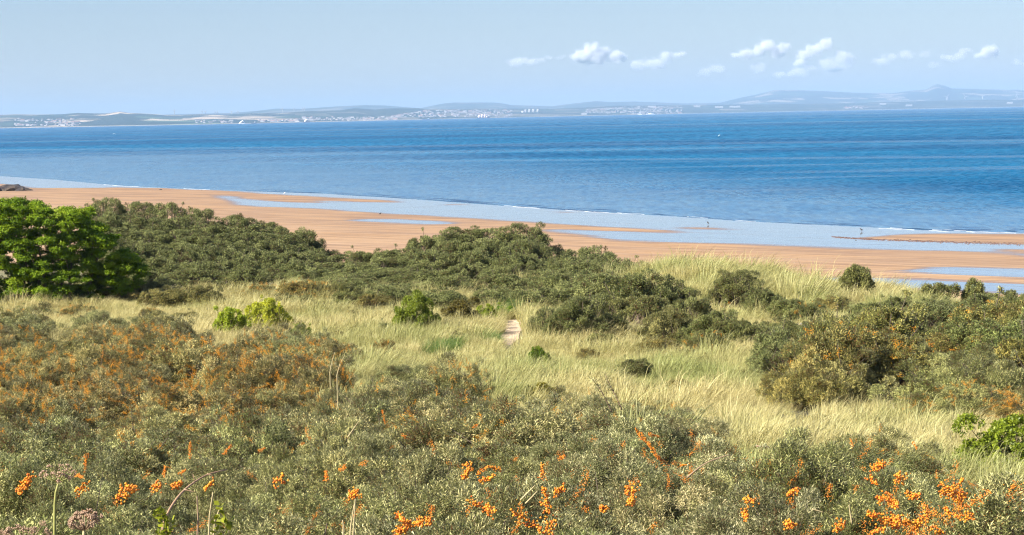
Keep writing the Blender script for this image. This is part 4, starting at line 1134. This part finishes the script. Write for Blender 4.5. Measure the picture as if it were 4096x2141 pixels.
# ------------------------------------------------------------------ rocks on the beach
def rock_mesh(seed, sx, sy, sz, mat, n=3):
    import bmesh
    bm = bmesh.new(); bmesh.ops.create_icosphere(bm, subdivisions=n, radius=1)
    for v in bm.verts:
        p = v.co.copy(); f = 1 + .35 * mnoise.noise(p * 1.3 + Vector((seed, 0, 0))) + .18 * mnoise.noise(p * 3.1 + Vector((0, seed, 0))) + .08 * mnoise.noise(p * 8)
        v.co = Vector((p.x * sx * f, p.y * sy * f, max(-.2, p.z) * sz * f))
    me = bpy.data.meshes.new('rock'); bm.to_mesh(me); bm.free(); me.materials.append(mat); return me
m, t, out = new_mat('wet_rock')
P = t.node('ShaderNodeTexCoord').outputs['Object']
cc = t.mix(t.ramp(t.noise(P, .5, 5), .4, .6), c4((.035, .025, .02)), c4((.10, .07, .045)))
t.set(out.inputs[0], principled(t, Base_Color=cc, Roughness=.6, Normal=t.node('ShaderNodeBump', {'Height': t.noise(P, 1.5, 5), 'Strength': 1.0, 'Distance': .3}).outputs[0]))
M_rock = m
for px_, py_, w_, h_, lb in [(10, 190.0, 34, 6.5, 'large dark low rock on the sand at the left edge'), (23, 190.2, 18, 3.6, 'lower rock sloping off the right of the large dark rock'),
                             (-14, 191, 30, 8, 'dark rock cut by the left edge behind the large one'),
                             (160.5, 189.0, 3.2, 1.0, 'small dark rock near the water left of centre'), (201.5, 189.2, 1.8, .7, 'tiny dark rock right of the small one by the water'),
                             (856, 239.2, 1.6, .9, 'small dark stone by the seaweed line at right'), (729, 230.2, 1.2, .6, 'dark stone at the end of a thin sand streak')]:
    c_ = at_plane(px_, py_, .3); k_ = c_[1] / F
    me = rock_mesh(px_ * .37, w_ * k_ / 2, w_ * k_ / 2 * 1.3, h_ * k_ / 1.15, M_rock)
    o = link('rock', me, None, (c_[0], c_[1], float(beach_z(np.array([[c_[0]]]), np.array([[c_[1]]]))[0, 0]) - .05)); tag(o, lb, 'rock')

# seaweed wrack line on the right bar: uncountable scraps
rg = np.random.default_rng(5); n_ = 900
a_ = rg.random(n_); wx = np.interp(a_, [0, .3, .6, 1], [835, 880, 950, 1030]) + rg.normal(0, 2, n_)
wy = np.interp(wx, [830, 873, 969, 1030], [236.6, 239.4, 242.6, 244.6]) + rg.normal(0, .45, n_) * np.interp(wx, [830, 900, 1030], [.5, 1, 2.0])
Pw = np.array([at_plane(a, b, .12) for a, b in zip(wx, wy)])
V, T = octas(Pw, rg.uniform(.04, .2, n_)); V[:, 2] = .1 + (V[:, 2] - .12) * .45
o = link('seaweed', mesh_np('seaweed', V, [T], simple_mat('seaweed', (.16, .09, .065), .7, .3, 1))); tag(o, 'dark seaweed scraps strewn along the wet sand bar', 'seaweed', None, 'stuff')

# ------------------------------------------------------------------ birds
def make_bird(px, py, label, col, hgt, face, stretch=0):
    c_ = at_plane(px, py, .02); z_ = max(0.0, float(beach_z(np.array([[c_[0]]]), np.array([[c_[1]]]))[0, 0])) if stretch == 0 else 0
    root = empty('bird', (c_[0], c_[1], z_), face); tag(root, label, 'bird')
    m_ = simple_mat('plumage', col, .6, .2, 8); s = hgt / .46
    mb = MB(); pts_ = np.array([[-.26, 0, .17], [-.18, 0, .20], [-.08, 0, .23], [.02, 0, .27], [.09, 0, .33], [.12, 0, .38], [.145, 0, .425], [.18, 0, .43], [.20, 0, .42], [.26, 0, .405]]) * s
    mb.tube(pts_, np.array([.008, .045, .09, .095, .065, .04, .042, .034, .014, .003]) * s, 10)
    link('body', mb.build('body', m_, True), root)
    if stretch == 0:
        lm = simple_mat('bird_leg', (.09, .07, .06), .6)
        for sy in (-.035, .035):
            ml = MB(); ml.tube(np.array([[.0, sy, .2], [-.02, sy, .1], [.0, sy, .0], [.05, sy, .002]]) * s, .009 * s, 5); link('leg', ml.build('leg', lm), root)
make_bird(380.2, 215.6, 'black bird standing at the edge of the dry sand left of centre', (.02, .02, .022), .55, .4)
make_bird(708, 224.8, 'dark upright bird standing in the shallow wet band near the water', (.03, .028, .03), .62, 2.2)
make_bird(861.3, 231.6, 'dark bird standing in the wet band above the seaweed line', (.03, .028, .03), .60, 2.6)
make_bird(284.6, 194.2, 'white gull standing on the sand streak by the water', (.8, .8, .8), .6, .2)
make_bird(719, 136.7, 'white seabird floating far out on the blue water right of centre', (.8, .8, .8), 1.6, .2, 1)
make_bird(113.3, 134.6, 'white seabird floating far out at left, nearer the left of a pair', (.8, .8, .8), 1.8, .2, 1)
make_bird(115.0, 134.5, 'white seabird floating far out at left, right one of a pair', (.8, .8, .8), 1.8, 2.8, 1)

# ------------------------------------------------------------------ far shore: houses, blocks, turbines, vessels
M_wall = simple_mat('render_wall', (.30, .28, .28), .9, .1, .05)
M_wallw = simple_mat('white_wall', (.44, .42, .41), .8, .05, .05)
M_roof = simple_mat('slate_roof', (.16, .13, .13), .8, .2, .05)
M_roofr = simple_mat('tiled_roof', (.36, .17, .11), .8, .2, .05)
def house_mesh(w, d, h, rh, wm, rm):
    x, y = w / 2, d / 2
    V = [[-x, -y, -6], [x, -y, -6], [x, y, -6], [-x, y, -6], [-x, -y, h], [x, -y, h], [x, y, h], [-x, y, h], [-x, 0, h + rh], [x, 0, h + rh]]
    me = bpy.data.meshes.new('house'); me.from_pydata(V, [], [[0, 1, 5, 4], [2, 3, 7, 6], [1, 2, 6, 9, 5], [3, 0, 4, 8, 7], [4, 5, 9, 8], [6, 7, 8, 9]])
    me.materials.append(wm); me.materials.append(rm); me.polygons[4].material_index = 1; me.polygons[5].material_index = 1
    return me
HM = [house_mesh(15, 9, 6.5, 3, M_wallw, M_roof), house_mesh(22, 10, 7, 3.2, M_wall, M_roof), house_mesh(13, 9, 7, 3.4, M_wallw, M_roofr), house_mesh(34, 11, 8, 3, M_wall, M_roofr), house_mesh(28, 12, 9, 3, M_wallw, M_roof)]
CLU = [(15, 80, 119.5, 126.3, 34, 70, 'tiny pale house in the low village at the far left shore', 'far left village'),
       (195, 232, 121, 123.3, 8, 14, 'tiny pale house on the far shore left of the white ship', 'shore houses by the ship'),
       (258, 300, 119.6, 122.2, 22, 30, 'tiny pale house on the far shore between the small ships', 'houses between the ships'),
       (303, 397, 117.6, 120.8, 48, 70, 'tiny pale seafront house in the long row across the water', 'seafront row'),
       (392, 512, 110.2, 117.6, 84, 260, 'tiny pale house in the hillside town beneath the flat-topped hill', 'hillside town'),
       (586, 682, 106.8, 114.2, 58, 200, 'tiny pale house in the town behind the sailing boat', 'town behind the sailing boat'),
       (845, 872, 107.2, 109.0, 18, 10, 'white house in the bright cluster by the water at right', 'bright right cluster')]
stuffP = []
rgH = np.random.default_rng(12)
for x0, x1, y0, y1, n1_, n2_, lb, grp in CLU:
    for k in range(n1_ + n2_):
        px_ = rgH.uniform(x0, x1); sy_ = interp(px_, SHORE)
        py_ = min(rgH.uniform(y0, y1), sy_ - .25)
        if x0 == 392: py_ = max(py_, np.interp(px_, [392, 425, 460, 512], [117, 111.5, 109.9, 109.8]))
        if x0 == 586: py_ = max(py_, np.interp(px_, [586, 620, 682], [110.5, 107.2, 106.6]))
        p_ = land_at(px_, max(70, e_for(px_, py_)))
        if k < n1_:
            o = link('house', random.choice(HM), None, tuple(p_), rgH.uniform(-.5, .5), (.8, .8, .8)); tag(o, lb, 'house', grp)
        else: stuffP.append(p_)
mb = MB()
for p_ in stuffP:
    w_ = rgH.uniform(4, 9); mb.box((p_[0], p_[1], p_[2] + 1), (w_, 4, rgH.uniform(3, 5.5)), rgH.uniform(-.5, .5))
o = link('distant_houses', mb.build('distant_houses', M_wall)); tag(o, 'remaining mass of tiny houses spread through the towns across the water', 'houses', None, 'stuff')

for k, (px_, w_, h_, py_) in enumerate([(523, 26, 14, 112.8), (525.5, 16, 24, 112.8), (529.5, 16, 27, 112.7), (533.5, 16, 25, 112.5), (537.8, 18, 26, 112.4)]):
    p_ = land_at(px_, e_for(px_, py_)); root = empty('tower_block', tuple(p_))
    tag(root, ['low white annex at the left of the tall white blocks', 'white tower block, first of four from the left', 'white tower block, second of four and widest apart', 'white tower block, third of four from the left', 'white tower block, rightmost of the four'][k], 'tower block')
    mb = MB(); mb.box((0, 0, h_ / 2 - 5), (w_ / 2, 9, h_ / 2 + 5)); link('walls', mb.build('walls', M_wallw), root)
    mb = MB(); mb.box((0, 0, h_ + 1.5), (w_ / 3.5, 4, 1.5)); link('plant_room', mb.build('plant_room', M_roof), root)
for px_, py_, w_, lb in [(584, 114.9, 40, 'long low white building on the shore left of the town by the sailing boat'), (652, 107.6, 70, 'row of pale terraces high in the town behind the sailing boat'), (719, 108.0, 70, 'long white sheds on the slope, left of two'), (735, 107.6, 95, 'long white sheds on the slope, right of two'),
                         (697, 107.3, 60, 'white roofline on the ridge left of the long sheds'), (883, 104.9, 60, 'white strip building in the dark wood above the bright cluster'), (909, 106.4, 60, 'white strip building lower in the dark wood at right'), (1010, 103.8, 55, 'white strip building below the rightmost wind turbine')]:
    p_ = land_at(px_, e_for(px_, py_, 3600)); o = link('long_building', house_mesh(w_, 16, 9, 3, M_wallw, M_wallw), None, (p_[0], p_[1], p_[2] + 3)); tag(o, lb, 'building')

def turbine(px, hub_py, d_in, blades, R, wdt, label, group):
    j = float(np.interp(px, px_cols, np.arange(nc))); d = float(np.interp(px, px_cols, sh_d)) + d_in
    b_ = land_at(px, d_in); hb = at_depth(px, hub_py, b_[1]); s = b_[1] / F
    root = empty('wind_turbine', tuple(b_)); tag(root, label, 'wind turbine', group)
    H_ = max(25, hb[2] - b_[2])
    mb = MB(); mb.tube([[0, 0, -3], [0, 0, H_ * .5], [0, 0, H_]], [wdt * .7, wdt * .55, wdt * .4], 8); link('tower', mb.build('tower', M_wallw), root)
    mb = MB(); mb.box((0, 0, H_ + 1), (2.5, 5, 2.2)); link('nacelle', mb.build('nacelle', M_wallw), root)
    for a in blades:
        mb = MB(); a = math.radians(a); e_ = np.array([math.cos(a), 0, math.sin(a)]); c0 = np.array([0, -6, H_ + 1])
        mb.tube([c0, c0 + e_ * R * s * .25, c0 + e_ * R * s * .6, c0 + e_ * R * s], [wdt * .25, wdt * .42, wdt * .3, wdt * .1], 6); link('blade', mb.build('blade', M_wallw), root)
turbine(946.9, 96.9, 4300, [48, 168, 288], 3.4, 9.5, 'white wind turbine, first of the four tall ones at right', 'tall turbines at right')
turbine(965.2, 96.7, 4300, [2, 122, 242], 3.6, 9.5, 'white wind turbine, second of the four tall ones at right', 'tall turbines at right')
turbine(982.6, 96.2, 4300, [35, 155, 275], 3.6, 9.5, 'white wind turbine, third of the four tall ones at right', 'tall turbines at right')
turbine(1017.2, 94.2, 4300, [-5, 115, 235], 3.8, 9.5, 'white wind turbine at the right edge, farthest right of four', 'tall turbines at right')
for k, (px_, hp) in enumerate([(174.4, 110.6), (202, 111.3), (205.3, 112), (215.2, 112.6), (217.4, 112), (231.5, 112.2), (238, 111.5), (282.5, 108.8), (294, 109.1), (302.6, 109), (304.4, 108.3)]):
    turbine(px_, hp, 4600, [[90, 210, 330], [70, 190, 310], [30, 150, 270]][k % 3], 1.7, 5.0, 'tiny pale wind turbine on the skyline at %s' % ['left', 'the two left of the pair', 'the two left of the pair', 'the close pair', 'the close pair', 'the two before the dark boat', 'the two before the dark boat', 'the far hill, leftmost', 'the far hill, middle', 'the far hill, the close pair', 'the far hill, the close pair'][k],
            ['lone', 'two left', 'two left', 'close pair', 'close pair', 'two before boat', 'two before boat', 'hill left', 'hill middle', 'hill pair', 'hill pair'][k] + ' turbines')

def vessel(px, L_, hull_c, sup_c, label, sup, d=None, name='ship', cat='ship'):
    d_ = float(np.interp(px, px_cols, sh_d)) * .93 if d is None else d
    P_ = at_depth(px, 110, d_); root = empty(name, (P_[0], d_, 0)); tag(root, label, cat)
    b = L_ / 10
    V = [[-L_ / 2, 0, 3.2], [-L_ * .42, -b, 3], [L_ * .4, -b, 3], [L_ / 2, 0, 4.4], [L_ * .4, b, 3], [-L_ * .42, b, 3],
         [-L_ * .44, 0, -1], [-L_ * .4, -b * .8, -1], [L_ * .36, -b * .8, -1], [L_ * .43, 0, -1], [L_ * .36, b * .8, -1], [-L_ * .4, b * .8, -1]]
    me = bpy.data.meshes.new('hull'); me.from_pydata(V, [], [[0, 1, 2, 3, 4, 5], [11, 10, 9, 8, 7, 6]] + [[i_, 6 + i_, 6 + (i_ + 1) % 6, (i_ + 1) % 6] for i_ in range(6)])
    me.materials.append(simple_mat('hull_paint', hull_c, .5, .05)); link('hull', me, root)
    for x_, w_, h_ in sup:
        mb = MB(); mb.box((x_ * L_, 0, 3 + h_ / 2), (w_ * L_ / 2, b * .7, h_ / 2)); link('superstructure', mb.build('superstructure', simple_mat('ship_paint', sup_c, .5, .05)), root)
    return root
vessel(241.5, 34, (.75, .75, .75), (.9, .9, .88), 'white ship near the far shore at left', [(0, .75, 5), (.05, .45, 10), (.1, .2, 14)])
vessel(253.6, 26, (.05, .06, .09), (.3, .3, .34), 'small dark boat right of the white ship', [(.2, .3, 7)])
vessel(306, 40, (.12, .12, .18), (.9, .9, .88), 'white vessel with dark hull before the long seafront row', [(0, .5, 8), (.05, .3, 13)])
vessel(426, 44, (.06, .12, .25), (.3, .4, .5), 'low dark blue boat before the hillside town', [(.3, .2, 5)])
vessel(483, 76, (.10, .07, .10), (.85, .66, .62), 'cargo ship with pinkish upper works before the hillside town', [(-.3, .16, 18), (-.08, .18, 22), (.14, .16, 20), (.3, .1, 10)])
vessel(487.6, 30, (.03, .05, .12), (.04, .05, .1), 'dark tug at the right end of the cargo ship', [(.1, .4, 10)], float(np.interp(487.6, px_cols, sh_d)) * .91)
vessel(651, 70, (.75, .75, .78), (.85, .85, .83), 'long low white boat right of the sailing boat', [(0, .6, 5)])
r_ = vessel(640, 34, (.8, .8, .8), (.85, .85, .8), 'white sailing boat before the town at centre right', [], None, 'sailing_boat', 'boat')
me = bpy.data.meshes.new('sail'); me.from_pydata([[-14, -.3, 4], [6, -.3, 4], [4, -.3, 36], [-14, .3, 4], [6, .3, 4], [4, .3, 36]], [], [[0, 1, 2], [5, 4, 3], [0, 3, 4, 1], [1, 4, 5, 2], [2, 5, 3, 0]]); me.materials.append(M_wallw); link('sail', me, r_)
mb = MB(); mb.tube([[6.5, 0, 2], [5, 0, 38]], .5, 6); link('mast', mb.build('mast', M_wallw), r_)

# ------------------------------------------------------------------ clouds (far beyond the haze)
DC = 30000.0
def cloud(blobs, dens, label, seed, nscale=.011, wisp=1.0):
    """blobs: (px, py, rx_px, ry_px) ; a soft volume around them"""
    k = DC / F
    cs = np.array([at_depth(b[0], b[1], DC) for b in blobs]); rr = 1.22 * np.array([[b[2] * k, max(b[2], b[3]) * k * .8, b[3] * k] for b in blobs]); dens *= 1.5
    lo_ = (cs - rr * 1.25).min(0); hi_ = (cs + rr * 1.25).max(0); c0 = (lo_ + hi_) / 2
    mb = MB(); mb.box((0, 0, 0), tuple((hi_ - lo_) / 2))
    m_, t_, out_ = new_mat('cloud_vapour')
    P__ = t_.node('ShaderNodeTexCoord').outputs['Object']
    warp = t_.vmath('SCALE', t_.vmath('SUBTRACT', t_.noise(t_.vmath('ADD', P__, (seed * 911., 0, 0)), nscale * .5, 3, col=True), (.5, .5, .5)), 170.0)
    Q__ = t_.vmath('ADD', P__, warp)
    acc = None
    for c_, r2 in zip(cs - c0, rr):
        l_ = t_.vmath('LENGTH', t_.vmath('MULTIPLY', t_.vmath('SUBTRACT', Q__, tuple(c_)), tuple(1 / r2)))
        f = t_.math('SUBTRACT', 1.0, l_)
        acc = f if acc is None else t_.math('MAXIMUM', acc, f)
    nz = t_.noise(t_.vmath('ADD', P__, (seed * 311., 0, 0)), nscale, 5, .62)
    f = t_.math('ADD', acc, t_.math('MULTIPLY', t_.math('SUBTRACT', nz, .52), 1.9 * wisp))
    dn = t_.math('MULTIPLY', t_.ramp(f, .0, .55), dens)
    pv = t_.node('ShaderNodeVolumePrincipled', {'Color': (.97, .97, .98, 1), 'Density': dn, 'Anisotropy': -.1})
    t_.l.new(pv.outputs[0], out_.inputs['Volume'])
    try: m_.cycles.volume_step_rate = .35
    except Exception: pass
    o = link('cloud', mb.build('cloud', m_), None, tuple(c0)); tag(o, label, 'cloud')
    return o
cloud([(518, 62, 9, 4.5), (530, 61, 10, 4), (540, 60, 6, 2.5)], .006, 'small thin cloud, leftmost in the row', 1)
cloud([(549, 57, 5, 2.5), (560, 57, 5, 2.5)], .003, 'two faint wisps left of the brightest cloud', 2)
cloud([(584, 57, 11, 7), (592, 53, 10, 9), (602, 55, 9, 8), (596, 59, 13, 5.5), (617, 56, 9, 6)], .018, 'brightest rounded white cloud left of centre in the row', 3)
cloud([(640, 65, 11, 4), (655, 63, 12, 4.5), (665, 57, 8, 5.5), (678, 55, 8, 2.5)], .008, 'slanting ragged cloud right of the brightest one', 4)
cloud([(706, 71, 8, 4.5), (717, 69, 10, 4)], .004, 'low faint cloud below the large towering cloud', 5)
cloud([(736, 57, 6, 3), (747, 54, 8, 5), (758, 51, 8, 6), (768, 46, 8, 7), (778, 51, 8, 7), (786, 47, 5, 4)], .015, 'large cloud with a raised peak right of centre', 6)
cloud([(759, 67, 8, 5)], .004, 'faint wisp under the peaked cloud', 7)
cloud([(806, 55, 9, 5), (814, 50, 9, 6), (824, 45, 7, 6), (829, 41, 4, 4), (802, 62, 8, 4)], .014, 'bright cloud rising to a point at its right end', 8)
cloud([(782, 75, 9, 3), (797, 72, 12, 4), (810, 69, 8, 3)], .006, 'long low wisp beneath the rising cloud', 9)
cloud([(828, 64, 9, 5), (841, 57, 8, 7), (848, 61, 7, 5), (833, 67, 12, 4)], .009, 'rounded cloud right of and below the rising cloud', 10)
cloud([(882, 61, 9, 4.5), (893, 57, 7, 3), (907, 55, 8, 4)], .005, 'thin broken cloud with a slanting right tip', 11)
cloud([(925, 54, 6, 4), (934, 66, 6, 4)], .0025, 'very faint wisps between two thin clouds', 12)
cloud([(948, 58, 8, 3.5), (959, 56, 7, 4), (966, 52, 6, 4)], .006, 'thin cloud left of the last bright one', 13)
cloud([(983, 56, 9, 5), (991, 52, 9, 5.5), (994, 48, 4, 4)], .012, 'small bright cloud near the right edge', 14)
cloud([(1018, 63, 7, 3)], .004, 'faint wisp at the right edge', 15)


# ------------------------------------------------------------------ light, sky, haze, camera
SUN = Vector((-.76, -.44, .64)).normalized()
sun_el = math.asin(SUN.z); sun_az = math.atan2(SUN.x, SUN.y)
ld = bpy.data.lights.new('sun', 'SUN'); ld.energy = 5.0; ld.angle = math.radians(.5); ld.color = (1, .95, .86)
lo = bpy.data.objects.new('sun', ld); C.objects.link(lo)
lo.rotation_euler = (-SUN).to_track_quat('-Z', 'Y').to_euler()

w = bpy.data.worlds.new('World'); scene.world = w; w.use_nodes = True
t = NT(w.node_tree); t.n.clear()
sk = t.node('ShaderNodeTexSky'); sk.sky_type = 'NISHITA'; sk.sun_disc = False
sk.sun_elevation = sun_el; sk.sun_rotation = sun_az; sk.air_density = 1.0; sk.dust_density = .3; sk.ozone_density = 2.0; sk.altitude = 20
bg = t.node('ShaderNodeBackground', {'Color': t.vmath('MULTIPLY', sk.outputs[0], (.90, .97, 1.19)), 'Strength': .0505})
t.l.new(bg.outputs[0], t.node('ShaderNodeOutputWorld').inputs[0])

m, t, out = new_mat('haze_air')
pv = t.node('ShaderNodeVolumePrincipled', {'Color': (.49, .68, .90, 1), 'Density': 5.2e-5, 'Anisotropy': 0.0})
t.l.new(pv.outputs[0], out.inputs['Volume'])
mb = MB(); mb.box((0, 21500, 195), (19000, 24500, 200))
o = link('haze', mb.build('haze', m)); tag(o, 'thin blue haze over the sea', None, None, 'stuff')

cd = bpy.data.cameras.new('camera'); cd.sensor_width = 36; cd.lens = 36 * F / 1024; cd.clip_start = .5; cd.clip_end = 120000
co = bpy.data.objects.new('camera', cd); C.objects.link(co)
Mx = Matrix(((RT[0], UP[0], -fw[0], 0), (RT[1], UP[1], -fw[1], 0), (RT[2], UP[2], -fw[2], CAMZ), (0, 0, 0, 1)))
co.matrix_world = Mx; scene.camera = co
vs = scene.view_settings; vs.view_transform = 'Standard'; vs.look = 'None'; vs.exposure = 1.05; vs.gamma = 1
cy = scene.cycles
cy.max_bounces = 7; cy.diffuse_bounces = 2; cy.glossy_bounces = 2; cy.transmission_bounces = 3; cy.volume_bounces = 5
cy.use_adaptive_sampling = True; cy.adaptive_threshold = .02
cy.filter_width = 1.15; cy.use_denoising = True; cy.denoising_prefilter = 'FAST'; cy.denoising_input_passes = 'RGB_ALBEDO_NORMAL'; cy.volume_step_rate = 1.0; cy.volume_max_steps = 256
print('bushes', NB)
